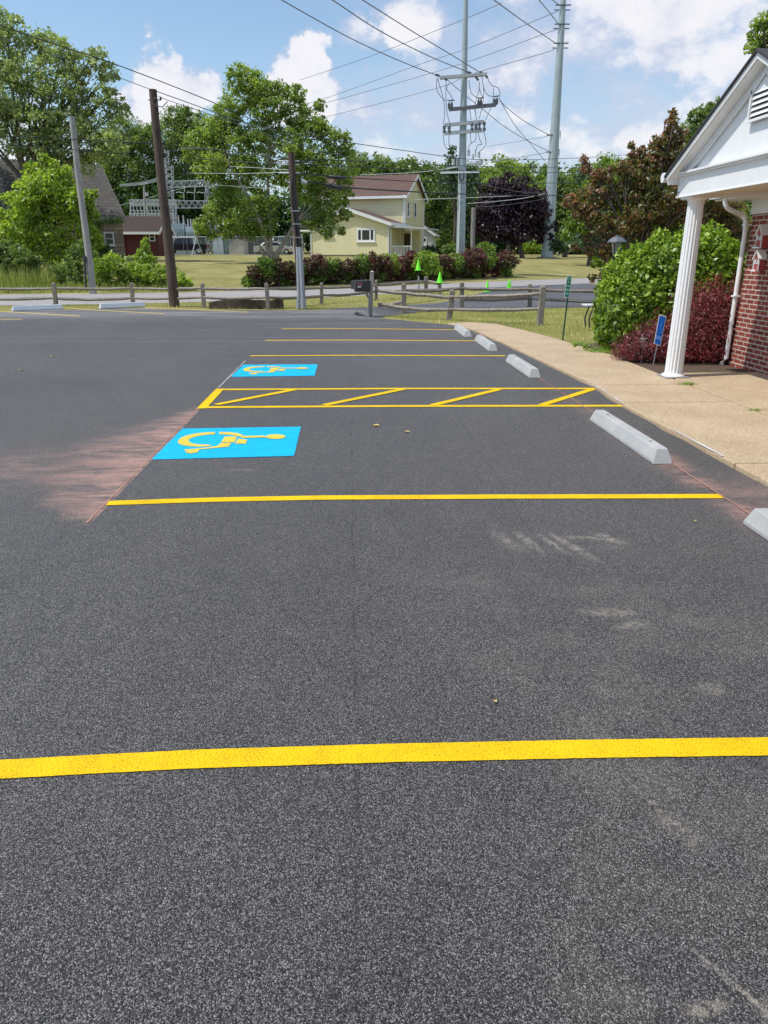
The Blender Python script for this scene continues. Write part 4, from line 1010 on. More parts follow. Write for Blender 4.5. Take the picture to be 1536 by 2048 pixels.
wire('drooping wire across the dark purple tree', [(962, 368, 57), (1000, 377, 60), (1060, 386, 61), (1092, 386, 62)], .016, 'cable_grey', grp=g1)
wire('faint wire low on the dark purple tree', [(950, 414, 52), (1000, 411, 57), (1060, 403, 61), (1088, 398, 62)], .014, 'cable_grey', grp=g1)
wire('thin pale wire above the yellow house toward the left monopole', [(720, 350, 48), (840, 344, 52), (922, 333, 54.5), (1030, 314, 60)], .018, 'cable_bright', grp=g1)
# ---------------------------------------------------------------- the brick building with its gabled porch
GX = 4.34
bp = thing('gabled_porch', 'white gabled entrance porch with fluted columns over the sidewalk', 'porch', (4.49, 8.5, .04))
def bld(m, n, mat, root=None, **k): return m.build(n, mat, root or bp, **k)
y0, y1, zE, yc, za = 6.48, 10.26, 2.60, 8.37, 3.60
def slope_z(y, base=2.62, half=1.95): return base+(half-abs(y-yc))*((za-2.62)/half)
# entablature: boxed beam with soffit
m = MB(); m.box((GX+.15, (y0+y1)/2, 2.475), (.30, y1-y0, .25)); m.box((5.26, y1-.15, 2.475), (1.24, .30, .248)); m.box((5.26, y0+.15, 2.475), (1.24, .30, .248)); build_each(m, 'beam', 'white_trim', bp, bev=.004)
m = MB(); m.box((GX+.16, (y0+y1)/2, 2.345), (.318, y1-y0-.004, .006)); m.box((5.1, (y0+y1)/2, 2.41), (1.5, y1-y0-.62, .01)); build_each(m, 'soffit', 'cream_soffit', bp)
m = MB()
for (zz, pr, hh) in ((2.608, .035, .022), (2.632, .06, .026), (2.352, .012, .014)):
    m.box((GX-pr/2+.0, (y0+y1)/2, zz), (pr, y1-y0+2*pr, hh))
bld(m, 'cornice', 'white_trim', bev=.003)
# tympanum
m = MB(); m.prism([(GX+.03, y0+.02, 2.64), (GX+.03, y1-.02, 2.64), (GX+.03, yc, za-.08)], (.05, 0, 0)); bld(m, 'tympanum', 'white_paint')
# rake frieze boards on the tympanum
def rake(m, x0, x1, up, dn, ye0, ze0, ye1, ze1):
    m.prism([(x0, ye0, ze0+up), (x0, ye1, ze1+up), (x0, ye1, ze1-dn), (x0, ye0, ze0-dn)], (x1-x0, 0, 0))
m = MB()
for s in (-1, 1):
    rake(m, GX-.0, GX+.028, 0, .11, yc+s*1.87, slope_z(yc+s*1.87)-.06, yc, za-.06)
    rake(m, GX-.012, GX-.001, 0, .016, yc+s*1.80, slope_z(yc+s*1.80)-.17, yc, za-.17)
build_each(m, 'rake_board', 'white_paint', bp, bev=.003)
XO = GX-.13
m = MB()
for s in (-1, 1):
    rake(m, XO+.01, GX-.001, 0, .018, yc+s*1.93, slope_z(yc+s*1.93)-.05, yc, za-.05)
build_each(m, 'rake_soffit', 'white_trim', bp)
m = MB()
for s in (-1, 1):
    rake(m, XO-.012, XO+.008, .0, .060, yc+s*1.95, slope_z(yc+s*1.95)-.002, yc, za-.002)
build_each(m, 'fascia', 'white_trim', bp)
m = MB()
for s in (-1, 1):
    rake(m, XO-.035, 7.6, .026, 0, yc+s*1.985, slope_z(yc+s*1.985)+.0, yc, za)
bld(m, 'roof', 'dark_shingle')
# eave returns: side fascias and soffits along x
m = MB()
for s in (-1, 1):
    ye = yc+s*1.92
    m.box(((XO+5.4)/2, ye, slope_z(ye)-.065), (5.4-XO, .022, .12))
    m.box(((GX+5.4)/2+.0, yc+s*1.905, 2.592), (5.4-GX, .05, .012))
build_each(m, 'eave_fascia', 'white_trim', bp)
m = MB(); ye = yc+1.985+.06; zz = 2.605
for i in range(1):
    m.tube([(XO-.03, ye, zz), (5.3, ye, zz)], .062, 12)
build_each(m, 'gutter', 'white_trim', bp, smooth=True)
# louvred vent
vy0, vy1, vz0, vz1 = yc-.21, yc+.21, 3.03, 3.27
vent = MB(); vent.prism([(GX-.004, vy0-.03, vz0-.03), (GX-.004, vy1+.03, vz0-.03), (GX-.004, vy1+.03, vz1+.0), (GX-.004, yc, vz1+.135), (GX-.004, vy0-.03, vz1)], (.034, 0, 0)); vo = bld(vent, 'louvre_vent', 'black_plastic')
m = MB()
for s, yy in ((-1, vy0-.03), (1, vy1+.03)): m.box((GX-.012, yy, (vz0+vz1)/2), (.03, .03, vz1-vz0+.06))
m.box((GX-.012, yc, vz0-.035), (.034, .50, .025))
for s in (-1, 1): m.beam((GX-.012, yc+s*.255, vz1-.005), (GX-.012, yc, vz1+.15), .03, .03)
m.prism([(GX-.015, vy0, vz1-.01), (GX-.015, vy1, vz1-.01), (GX-.015, yc, vz1+.115)], (.008, 0, 0))
for i in range(5):
    z = vz0+.015+i*.054; m.prism([(GX-.026, vy0, z-.012), (GX-.026, vy1, z-.012), (GX-.006, vy1, z+.026), (GX-.006, vy0, z+.026)], (.004, 0, .004))
build_each(m, 'slat', 'white_paint', vo)
# columns
def column(y, lb=None):
    c = Vector((4.49, y, .04)); r0, r1 = .118, .098; nfl = 16; m = MB(); n = nfl*4; k = 0; Hc = 2.345-.04
    vs, fs = [], []
    zs = [0.05, .08, 1.2, Hc-.09, Hc-.06]
    for i, z in enumerate(zs):
        r = r0+(r1-r0)*z/Hc
        for j in range(n):
            ph = j % 4; d = (0, .0, .013, .013)[ph] if 0 < i < len(zs)-1 else 0
            w = 2*math.pi*j/n; vs.append((c.x+(r-d)*math.cos(w), c.y+(r-d)*math.sin(w), c.z+z))
    for i in range(len(zs)-1):
        for j in range(n): j2 = (j+1) % n; fs.append((i*n+j, i*n+j2, (i+1)*n+j2, (i+1)*n+j))
    fs.append(tuple((len(zs)-1)*n+j for j in range(n))); m.add(vs, fs)
    co_ = bld(m, 'column', 'white_paint'); 
    m = MB(); m.lathe(c+Vector((0, 0, .0)), [(r0+.035, .0), (r0+.035, .02), (r0+.02, .035), (r0+.004, .052)], 24); b_ = build_each(m, 'base', 'white_trim', co_)
    m = MB(); m.box(c+Vector((0, 0, .006)), (.34, .34, .012)); build_each(m, 'base', 'conduit', co_)
    m = MB(); m.lathe(c+Vector((0, 0, Hc-.062)), [(r1, 0), (r1+.012, .01), (r1+.012, .018), (r1+.035, .036)], 24); m.box(c+Vector((0, 0, Hc-.013)), (.29, .29, .026)); m.build('capital', 'white_trim', co_)
column(9.99); column(6.93)
m = MB(); m.box((GX-.006, y1-.05, 2.40), (.012, .03, .045)); bld(m, 'hook_plate', 'conduit')

bb = thing('brick_building', 'red brick building behind the white porch', 'building', (5.9, 8, 0))
m = MB(); m.box((9.9, 3.1, 1.13), (8.0, 16.16, 2.18)); m.box((9.9, 3.1, .02), (8.02, 16.18, .1)); m.build('wall', 'red_brick', bb)
wb = MB(); wb.box((5.88, 3.1, 2.29), (.03, 16.2, .19)); wb.box((9.9, 11.20, 2.29), (8.0, .03, .19)); wb.build('frieze_board', 'white_trim', bb)
m = MB(); m.box((5.66, 3.1, 2.395), (.46, 16.7, .02)); m.box((9.8, 11.36, 2.395), (8, .30, .02)); build_each(m, 'soffit', 'white_trim', bb)
m = MB(); m.prism([(5.36, -5, 2.41), (5.47, -5, 2.41), (5.47, -5, 2.515), (5.34, -5, 2.515), (5.335, -5, 2.50)], (0, 16.5, 0)); build_each(m, 'gutter', 'white_trim', bb)
rfm = MB(); rfm.prism([(5.42, -5, 2.54), (9.9, -5, 4.5), (14.4, -5, 2.54), (14.4, -5, 2.47), (5.42, -5, 2.47)], (0, 16.52, 0)); rfm.build('roof', 'dark_shingle', bb)
m = MB(); dy = 11.20
m.tube(spl([(5.42, dy-.1, 2.42), (5.42, dy-.1, 2.34), (5.47, dy-.1, 2.27), (5.62, dy-.05, 2.22), (5.74, dy, 2.19), (5.80, dy-.02, 2.10), (5.82, dy-.02, 1.9)], 4), .034, 10)
m.tube([(5.82, dy-.02, 1.92), (5.83, dy-.02, .12), (5.74, dy-.08, .05)], .033, 10); dsp = m.build('downspout', 'white_paint', bb, smooth=True)
m = MB()
for z in (2.05, 1.05): m.box((5.83, dy-.02, z), (.10, .10, .025))
build_each(m, 'strap', 'white_trim', dsp)
# birdhouse shaped ornaments on the brick
def birdhouse(y, z, s, label, slim):
    r = thing('birdhouse', label, 'birdhouse', (5.84, y, z), 'painted birdhouses hung on the brick wall')
    w, h, d = .105*s, .19*s, .075*s; x = 5.888-d
    m = MB(); m.prism([(x, y-w/2, z), (x, y+w/2, z), (x, y+w/2, z+h*.72), (x, y, z+h*1.15), (x, y-w/2, z+h*.72)], (d, 0, 0)); m.build('body', 'bird_red', r)
    m = MB()
    for q in (-1, 1): m.beam((x+d/2-.01, y+q*(w/2+.02), z+h*.66), (x+d/2-.01, y, z+h*1.2), d+.03, .014)
    m.build('roof', 'white_trim', r)
    m = MB(); m.box((x-.012, y, z+h*.02), (.05, w*1.1, .02)); m.box((x-.002, y+w/2, z+h*.38), (.012, .014, h*.72)); m.box((x-.002, y-w/2, z+h*.38), (.012, .014, h*.72)); m.box((x-.003, y-w*.22, z+h*.52), (.01, w*.2, h*.24)); m.box((x-.003, y+w*.22, z+h*.52), (.01, w*.2, h*.24)); build_each(m, 'trim', 'white_trim', r)
    m = MB(); m.lathe((0, 0, 0), [(.018*s, 0), (.018*s, .006)], 14); m.v = [(x-.003+vz*.2, y+vx, z+h*.56+vy) for vx, vy, vz in m.v]; build_each(m, 'entrance_hole', 'black_plastic', r)
def onwall(px, py, X=5.9):
    d = ray(px, py); k = X/d.x; return d.y*k, H+d.z*k
yy, zz = onwall(1531, 496); birdhouse(yy, zz, 1.35, 'upper red birdhouse with white roof on the brick wall', 0)
yy, zz = onwall(1525, 542); birdhouse(yy, zz, 1.25, 'lower slimmer red birdhouse on the brick wall', 1)
# ---------------------------------------------------------------- signs, lamp post, path light, bench
gb = gnd(1125, 680, .01); Dg = gb.dot(FW); gs = thing('small_sign', 'narrow green and white sign on a thin leaning green post', 'sign', gb)
m = MB(); tp = at(1140.5, 551, Dg); m.tube([gb-Vector((0, 0, .05)), tp], .016, 8); m.build('post', 'post_green', gs)
def plate(root, corners, mats, D, rows):
    """corners px: bl, br, tr, tl"""
    c = [at(x, y, D-.03) for x, y in corners]; n = (c[1]-c[0]).cross(c[3]-c[0]).normalized(); n = n if n.dot(FW) < 0 else -n
    m = MB(); m.prism([q for q in c], -n*.004); po = m.build('sign_plate', mats[0], root, bev=.0015)
    def uv(u, v): return (c[0]*(1-u)+c[1]*u)*(1-v)+(c[3]*(1-u)+c[2]*u)*v
    m = MB(); m.prism([uv(.09, .03)+n*.001, uv(.91, .03)+n*.001, uv(.91, .97)+n*.001, uv(.09, .97)+n*.001], n*.0012); m.build('sign_face', mats[1], root)
    return uv, n
uv, n = plate(gs, [(1128.5, 594), (1137.5, 596.5), (1144, 552.5), (1134, 550.5)], ('sign_white', 'sign_green'), Dg, None)
m = MB()
def q4(m, u0, u1, v0, v1, e=.0026): m.prism([uv(u0, v0)+n*e, uv(u1, v0)+n*e, uv(u1, v1)+n*e, uv(u0, v1)+n*e], n*.0006)
# rows of small block lettering
def glyph(m, ch, u, v, w, h):
    F = {'O': ['111', '101', '101', '111'], 'N': ['101', '111', '111', '101'], '0': ['111', '101', '101', '111'], 'E': ['111', '110', '100', '111'], 'I': ['010', '010', '010', '010'], 'M': ['101', '111', '101', '101'], 'L': ['100', '100', '100', '111']}
    for r, row in enumerate(F[ch]):
        for c_, b_ in enumerate(row):
            if b_ == '1': q4(m, u+w*c_/3, u+w*(c_+1)/3-.004, v+h*(3-r)/4, v+h*(4-r)/4+.001, .0026)
for k, ch in enumerate('OIL'): glyph(m, ch, .17+k*.25, .83, .20, .085)
glyph(m, '0', .36, .66, .24, .10)
for k, ch in enumerate('MIN'): glyph(m, ch, .17+k*.25, .50, .20, .075)
for k, ch in enumerate('ON'): glyph(m, ch, .24+k*.28, .32, .23, .08)
for k, ch in enumerate('EN'): glyph(m, ch, .24+k*.28, .14, .23, .08)
m.build('lettering', 'sign_mint', gs)
Dv = gnd(1305, 730, .03).dot(FW); sb = gnd(1306, 729, .03); vs_ = thing('accessible_parking_sign', 'small bright blue sign with wheelchair symbol leaning before the red maple', 'sign', sb)
m = MB(); m.tube([sb-Vector((0, 0, .05)), at(1314, 692, Dv), at(1324, 632, Dv)], .008, 8); m.build('post', 'conduit', vs_)
uv, n = plate(vs_, [(1307.5, 687), (1321, 693), (1333, 632.5), (1318.5, 629)], ('sign_white', 'sign_blue'), Dv, None)
m = MB()
pts = [uv(.5+.20*math.cos(a), .46+.065*math.sin(a)) for a in np.linspace(math.radians(150), math.radians(380), 13)]; m.tube([q+n*.003 for q in pts], .0035, 4)
m.tube([uv(.5, .80)+n*.003, uv(.5, .60)+n*.003, uv(.72, .58)+n*.003, uv(.80, .46)+n*.003], .0035, 4); m.tube([uv(.5, .69)+n*.003, uv(.66, .68)+n*.003], .003, 4)
cc = uv(.5, .84)+n*.003; m.tube([cc-n*.001, cc+n*.001], .008, 10); m.build('wheelchair_symbol', 'sign_symbol', vs_)
m = MB(); q4(m, .14, .86, .19, .31, .0024); m.build('faded_panel', 'sign_faded', vs_)
m = MB()
for k in range(4): q4(m, .22+k*.15, .31+k*.15, .215, .285, .0034)
m.build('lettering', 'sign_symbol', vs_)
# lamp post
Dl = 14.6; lb_ = G(1226, Dl); lp = thing('lamp_post', 'black garden lamp post with frosted lantern rising behind the clipped green shrub', 'lamp post', lb_)
top = at(1231, 513, Dl); c0 = Vector((top.x, top.y, 0))
m = MB(); m.cyl(Vector((top.x, top.y, -.05)), top, .035, n=12); m.lathe(top-Vector((0, 0, .05)), [(.04, 0), (.07, .02), (.075, .05)], 14); m.build('post', 'black_metal', lp, smooth=True)
hz = at(1231, 478, Dl).z; e = at(1231, 484, Dl).z
m = MB(); m.lathe(top+Vector((0, 0, .01)), [(.055, 0), (.115, e-top.z-.01)], 4, math.pi/4); m.build('lantern_glass', 'lamp_glass', lp)
m = MB()
for j in range(4):
    w = math.pi/4+j*math.pi/2; m.beam(top+Vector((.06*math.cos(w), .06*math.sin(w), .0)), top+Vector((.122*math.cos(w), .122*math.sin(w), e-top.z)), .014)
build_each(m, 'lantern_frame', 'black_metal', lp)
m = MB(); m.lathe((top.x, top.y, e-.005), [(.178, 0), (.170, .02), (.09, hz-e+.035), (.05, hz-e+.042), (.05, hz-e+.06), (.02, hz-e+.068)], 8, math.pi/8); m.build('lantern_cap', 'cable_grey', lp)
# path light
sbp = gnd(1282, 724, .03); Ds = sbp.dot(FW); sl_ = thing('path_light', 'small clear stake light before the dark red maple', 'garden light', sbp)
tq = at(1286, 694, Ds); m = MB(); m.tube([sbp-Vector((0, 0, .05)), tq], .008, 8); m.build('stake', 'conduit', sl_)
m = MB(); m.lathe(tq, [(.045, 0), (.05, .12)], 14); m.build('lens', 'lamp_glass', sl_, smooth=True)
m = MB(); m.lathe(tq+Vector((0, 0, .12)), [(.065, 0), (.065, .012), (.03, .024)], 16); m.build('cap', 'conduit', sl_, smooth=True)
# bench, mostly behind the shrub
bq = at(1173, 611, 17.6); be = thing('garden_bench', 'white slatted bench with curved black legs half hidden by the clipped shrub', 'bench', (bq.x+.6, bq.y, 0))
m = MB()
for k in range(4): m.box((bq.x+.60, bq.y+.05+k*.10, bq.z), (1.2, .08, .035))
m.build('seat', 'bench_white', be, bev=.004)
for xx in (.16, 1.05):
    for q in (0, .32):
        m = MB(); m.tube(spl([(bq.x+xx+.03, bq.y+.04+q, bq.z-.02), (bq.x+xx, bq.y+.03+q, bq.z-.10), (bq.x+xx-.05, bq.y+.02+q, bq.z-.24), (bq.x+xx-.06, bq.y+.02+q, bq.z-.33), (bq.x+xx-.03, bq.y+.02+q, .01)], 4), .018, 6); m.build('leg', 'black_metal', be)
# ---------------------------------------------------------------- helpers for far buildings
CAMV = Vector((0, 0, H))
def onplane(P0, u, px, py):
    n = Vector((u[0], u[1], 0)).cross(Vector((0, 0, 1))); d = ray(px, py); k = n.dot(Vector(P0)-CAMV)/n.dot(d); return CAMV+d*k
def cdir(phi): return RT*math.cos(math.radians(phi))-FW*math.sin(math.radians(phi))     # wall direction turned phi clockwise from facing the viewer
def window(root, P0, u, px0, py0, px1, py1, cols=(1,), mid=True, fr=.09, mat='white_trim', sill=True):
    a = onplane(P0, u, px0, py1); b = onplane(P0, u, px1, py0); u = Vector(u); W_ = (Vector((b.x, b.y, 0))-Vector((a.x, a.y, 0))).length; z0, z1 = a.z, b.z
    nrm = Vector((u.y, -u.x, 0)); nrm = nrm if nrm.dot(FW) < 0 else -nrm; o_ = Vector((a.x, a.y, 0))
    def bx(m, s0, s1, c0, c1, d0, d1):
        p = [o_+u*s+nrm*d+Vector((0, 0, z)) for s, z in ((s0, c0), (s1, c0), (s1, c1), (s0, c1)) for d in (d0,)]; m.prism(p, nrm*(d1-d0))
    m = MB(); bx(m, 0, W_, z0, z1, .01, .03); w_ = m.build('window', 'glass_dark', root)
    m = MB(); bx(m, -fr, 0, z0-fr, z1+fr, 0, .07); bx(m, W_, W_+fr, z0-fr, z1+fr, 0, .07); bx(m, 0, W_, z1, z1+fr, 0, .07); bx(m, 0, W_, z0-fr, z0, 0, .07)
    tot = sum(cols); s = 0
    for c in cols[:-1]: s += c/tot*W_; bx(m, s-fr*.4, s+fr*.4, z0, z1, .03, .06)
    if mid: bx(m, 0, W_, (z0+z1)/2-.025, (z0+z1)/2+.025, .03, .055)
    m.build('frame', mat, w_)
    if sill: m = MB(); bx(m, -fr*1.6, W_+fr*1.6, z0-fr-.07, z0-fr, 0, .13); build_each(m, 'sill', mat, w_)
    return w_
def V(x, y, z): return Vector((x, y, z))
Z = Vector((0, 0, 1))
# ---- yellow house
PH = 19; hu = cdir(PH); hb = Vector((-hu.y, hu.x, 0)); A = G(808, 80); zb = A.z-.15
A = V(A.x, A.y, 0); ez, rz_ = 7.35, 9.40; Lh, Wh = 9.6, 7.0
yh = thing('yellow_house', 'pale yellow clapboard two storey house with brown shingle roof', 'house', V(A.x, A.y, zb))
m = MB(); m.prism([A+Z*zb, A+hb*Wh+Z*zb, A+hb*Wh+Z*ez, A+hb*Wh/2+Z*(rz_-.06), A+Z*ez], -hu*Lh); m.build('wall', 'siding_yellow', yh)
ov = .38; 
def gable_roof(root, P0, u, b, L, Wd, ez, rz, mat, over=.4, th=.12, name='roof', fas='white_trim'):
    s = (rz-ez)/(Wd/2); m = MB(); e0 = P0-b*over+Z*(ez-s*over); r_ = P0+b*Wd/2+Z*rz; e1 = P0+b*(Wd+over)+Z*(ez-s*over)
    off = u*over; T = Z*th
    m.prism([e0+off+T, r_+off+T, r_+off, e0+off], -u*(L+2*over)); m.prism([e1+off+T, r_+off+T, r_+off, e1+off], -u*(L+2*over))
    ro = m.build(name, mat, root)
    m = MB(); f = .22
    for q in (off+u*.03, -u*(L+over)):
        m.prism([e0+q+T*.8, r_+q+T*.8, r_+q-Z*f, e0+q-Z*f], -u*.03); m.prism([e1+q+T*.8, r_+q+T*.8, r_+q-Z*f, e1+q-Z*f], -u*.03)
    m.prism([e0+off+T*.8-b*.02, e0+off-Z*.14-b*.02, e0+off-Z*.14-b*.12, e0+off+T*.8-b*.12], -u*(L+2*over)); build_each(m, 'trim', fas, ro); return ro
gable_roof(yh, A, hu, hb, Lh, Wh, ez, rz_, 'shingle_brown')
m = MB(); m.beam(A+Z*zb-hb*.03+hu*.03, A+Z*ez-hb*.03+hu*.03, .16, .16); m.beam(A+hb*Wh+Z*zb+hu*.03, A+hb*Wh+Z*ez+hu*.03, .14, .14); build_each(m, 'corner_board', 'white_trim', yh)
m = MB(); m.tube([A-hb*.45+hu*.1+Z*(ez-.1), A-hb*.12-hu*.1+Z*(ez-.6), A-hb*.10-hu*.1+Z*4.6], .05, 8); m.build('downspout', 'white_trim', yh)
window(yh, A, -hu, 695, 424, 704, 405, mid=True, sill=False)
g0 = A+hu*.0
for (x0, x1, ya, yb_) in ((814.5, 817.5, 405, 432), (828, 831.5, 407, 433)):
    window(yh, A+hu*.02, hb, x0, ya, x1, yb_, mid=True, fr=.12)
window(yh, A+hu*.02, hb, 828.5, 466, 831, 479, mid=True, fr=.1)
B = G(777, 76); B = V(B.x, B.y, 0); Lw = 8.3; wz, wr = 4.55, 5.85; Wd = 5.2
m = MB(); m.prism([B+Z*(zb+.35), B-hu*Lw+Z*(zb+.35), B-hu*Lw+Z*wz, B-hu*(Lw/2)+Z*(wr-.08), B+Z*wz], hb*Wd); m.build('front_wing', 'siding_yellow', yh)
m = MB(); m.prism([B+Z*(zb-.3)+hb*.05, B-hu*Lw+Z*(zb-.3)+hb*.05, B-hu*Lw+Z*(zb+.35)+hb*.05, B+Z*(zb+.35)+hb*.05], hb*Wd); m.prism([A+hb*.05+Z*(zb-.3), A+hb*Wh+Z*(zb-.3), A+hb*Wh+Z*zb, A+hb*.05+Z*zb], -hu*.3); build_each(m, 'foundation', 'foundation', yh)
gable_roof(yh, B-hu*0, -hb, -hu, Wd-.3, Lw, wz, wr, 'shingle_brown', over=.42)
m = MB(); m.beam(B+Z*(zb+.3)-hb*.04, B+Z*wz-hb*.04, .14, .10); m.beam(B-hu*Lw+Z*(zb+.3)-hb*.04, B-hu*Lw+Z*wz-hb*.04, .14, .10); build_each(m, 'corner_board', 'white_trim', yh)
window(yh, B, hu, 717, 460, 747, 480, cols=(1, 2.6, 1), mid=False, fr=.16, mat='white_trim'); window(yh, B, hu, 649, 460.5, 664, 471, cols=(1, 1), mid=False, fr=.14)
# side porch with metal roof and railing
R0 = B+hu*.05
m = MB(); m.prism([R0-hb*.3+Z*4.35, R0+hu*4.0-hb*.3+Z*4.0, R0+hu*4.0-hb*.3+Z*3.86, R0-hb*.3+Z*4.1], hb*4.2); pr = m.build('porch_roof', 'lattice_steel', yh)
m = MB(); m.prism([R0+hb*.2+Z*(zb-.2), R0+hu*2.3+hb*.2+Z*(zb-.2), R0+hu*2.3+hb*.2+Z*(zb+.2), R0+hb*.2+Z*(zb+.2)], hb*3.6); m.build('porch_floor', 'foundation', yh)
m = MB()
for s in (.1, 2.2): m.beam(R0+hu*s+hb*.25+Z*(zb+.2), R0+hu*s+hb*.25+Z*4.05, .11)
build_each(m, 'porch_post', 'white_trim', yh)
m = MB(); m.beam(R0+hb*.25+Z*(zb+1.15), R0+hu*2.2+hb*.25+Z*(zb+1.15), .07); m.beam(R0+hb*.25+Z*(zb+.3), R0+hu*2.2+hb*.25+Z*(zb+.3), .06)
for k in range(14): s = .15+k*.155; m.beam(R0+hu*s+hb*.25+Z*(zb+.3), R0+hu*s+hb*.25+Z*(zb+1.15), .04)
m.build('railing', 'white_trim', yh)
m = MB(); m.prism([B+hu*.12+hb*3.5+Z*(zb+.2), B+hu*2.2+hb*3.5+Z*(zb+.2), B+hu*2.2+hb*3.5+Z*3.9, B+hu*.12+hb*3.5+Z*3.9], hb*.1); m.build('porch_wall', 'siding_yellow', yh)
m = MB(); m.prism([B+hu*.5+hb*3.47+Z*(zb+.25), B+hu*1.2+hb*3.47+Z*(zb+.25), B+hu*1.2+hb*3.47+Z*3.6, B+hu*.5+hb*3.47+Z*3.6], hb*.02); m.build('door', 'dark_timber', yh)
C0 = B-hu*(Lw+.05)
m = MB(); m.prism([C0-hu*2.6+hb*1+Z*4.0, C0+hb*1+Z*4.0, C0+hb*1+Z*3.85, C0-hu*2.6+hb*1+Z*3.85], hb*3.5); m.build('carport_roof', 'white_trim', yh)
m = MB(); m.beam(C0-hu*2.5+hb*1.2+Z*zb, C0-hu*2.5+hb*1.2+Z*3.9, .12); m.beam(C0-hu*.1+hb*1.0+Z*zb, C0-hu*.1+hb*1.0+Z*3.9, .1); build_each(m, 'carport_post', 'white_trim', yh)
# ---- garage
Gp = G(865, 92); Gp = V(Gp.x, Gp.y, 0); gz = tzf(Gp.x, Gp.y); gu = cdir(8); gbk = Vector((-gu.y, gu.x, 0))
ga = thing('garage', 'small pale gabled garage to the right of the yellow house', 'garage', V(Gp.x, Gp.y, gz))
m = MB(); m.prism([Gp+Z*(gz-.2), Gp-gu*3.9+Z*(gz-.2), Gp-gu*3.9+Z*4.0, Gp-gu*1.95+Z*5.2, Gp+Z*4.0], gbk*5); m.build('wall', 'siding_grey', ga)
gable_roof(ga, Gp, -gbk, -gu, 5, 3.9, 4.0, 5.3, 'shingle_grey', over=.3)
m = MB(); q = Gp-gu*.7-gbk*.03; m.prism([q+Z*gz, q-gu*2.4+Z*gz, q-gu*2.4+Z*(gz+2.1), q+Z*(gz+2.1)], -gbk*.04); gd = m.build('door', 'white_trim', ga)
m = MB()
for k in range(4): r = q-gbk*.05-gu*(.15+k*.56); m.prism([r+Z*(gz+1.6), r-gu*.4+Z*(gz+1.6), r-gu*.4+Z*(gz+1.95), r+Z*(gz+1.95)], -gbk*.01)
build_each(m, 'pane', 'glass_dark', gd)
# ---- stone house at the left
su = cdir(-33); sb_ = Vector((-su.y, su.x, 0)); S0 = G(251, 60); sz = S0.z; S0 = V(S0.x, S0.y, 0)
shs = thing('stone_house', 'old stone house with steep grey roof, vines along the eave, behind trees at left', 'house', V(S0.x, S0.y, sz))
Ls, Ws = 15.0, 11.0; se, sr = 4.35, 8.35
m = MB(); m.prism([S0+Z*(sz-.5), S0+sb_*Ws+Z*(sz-.5), S0+sb_*Ws+Z*se, S0+sb_*Ws/2+Z*(sr-.1), S0+Z*se], -su*Ls); m.build('wall', 'field_stone', shs)
gable_roof(shs, S0, su, sb_, Ls, Ws, se, sr, 'shingle_grey', over=.25, fas='foundation')
window(shs, S0, su, 212, 467, 224, 488, mid=True, fr=.10)
m = MB(); q = S0+sb_*2; m.beam(S0+sb_*Ws/2-su*4+Z*sr, S0+sb_*Ws/2-su*4+Z*(sr+.9), .7, .7); m.build('chimney', 'field_stone', shs)
tq_ = G(17, 54); tq_ = V(tq_.x, tq_.y, 0); tu = cdir(-8); tb_ = Vector((-tu.y, tu.x, 0))
m = MB(); m.prism([tq_+Z*.6, tq_-tu*6+Z*.6, tq_-tu*6+Z*4.4, tq_-tu*4+Z*6.4, tq_-tu*3+Z*7.0, tq_-tu*2+Z*6.6, tq_+Z*4.4], tb_*3); m.build('gable_wing', 'gable_tan', shs)
m = MB(); m.prism([tq_+tu*.25+Z*4.2-tb_*.2, tq_-tu*2+Z*6.75-tb_*.2, tq_-tu*3+Z*7.2-tb_*.2, tq_-tu*3+Z*7.05-tb_*.2, tq_-tu*2+Z*6.6-tb_*.2, tq_+tu*.1+Z*4.15-tb_*.2], tb_*3.5); m.build('wing_roof', 'shingle_grey', shs)
# ---- red barn
Bn = G(318, 74); bz = Bn.z; Bn = V(Bn.x, Bn.y, 0); bu = cdir(0); bbk = FW
barn = thing('red_shed', 'low dark red shed with brown roof beside the stone house', 'shed', V(Bn.x, Bn.y, bz))
m = MB(); m.prism([Bn+Z*(bz-.5), Bn+bbk*5+Z*(bz-.5), Bn+bbk*5+Z*3.7, Bn+bbk*2.5+Z*4.9, Bn+Z*3.7], -bu*7); m.build('wall', 'barn_red', barn)
gable_roof(barn, Bn, bu, bbk, 7, 5, 3.7, 5.0, 'barn_roof', over=.3)
window(barn, Bn, bu, 301, 467, 308, 481, mid=True, fr=.07, sill=False)
m = MB(); q = Bn-bu*3.1-bbk*.03; m.prism([q+Z*bz, q-bu*.9+Z*bz, q-bu*.9+Z*(bz+1.9), q+Z*(bz+1.9)], -bbk*.04); m.build('door', 'barn_red', barn)
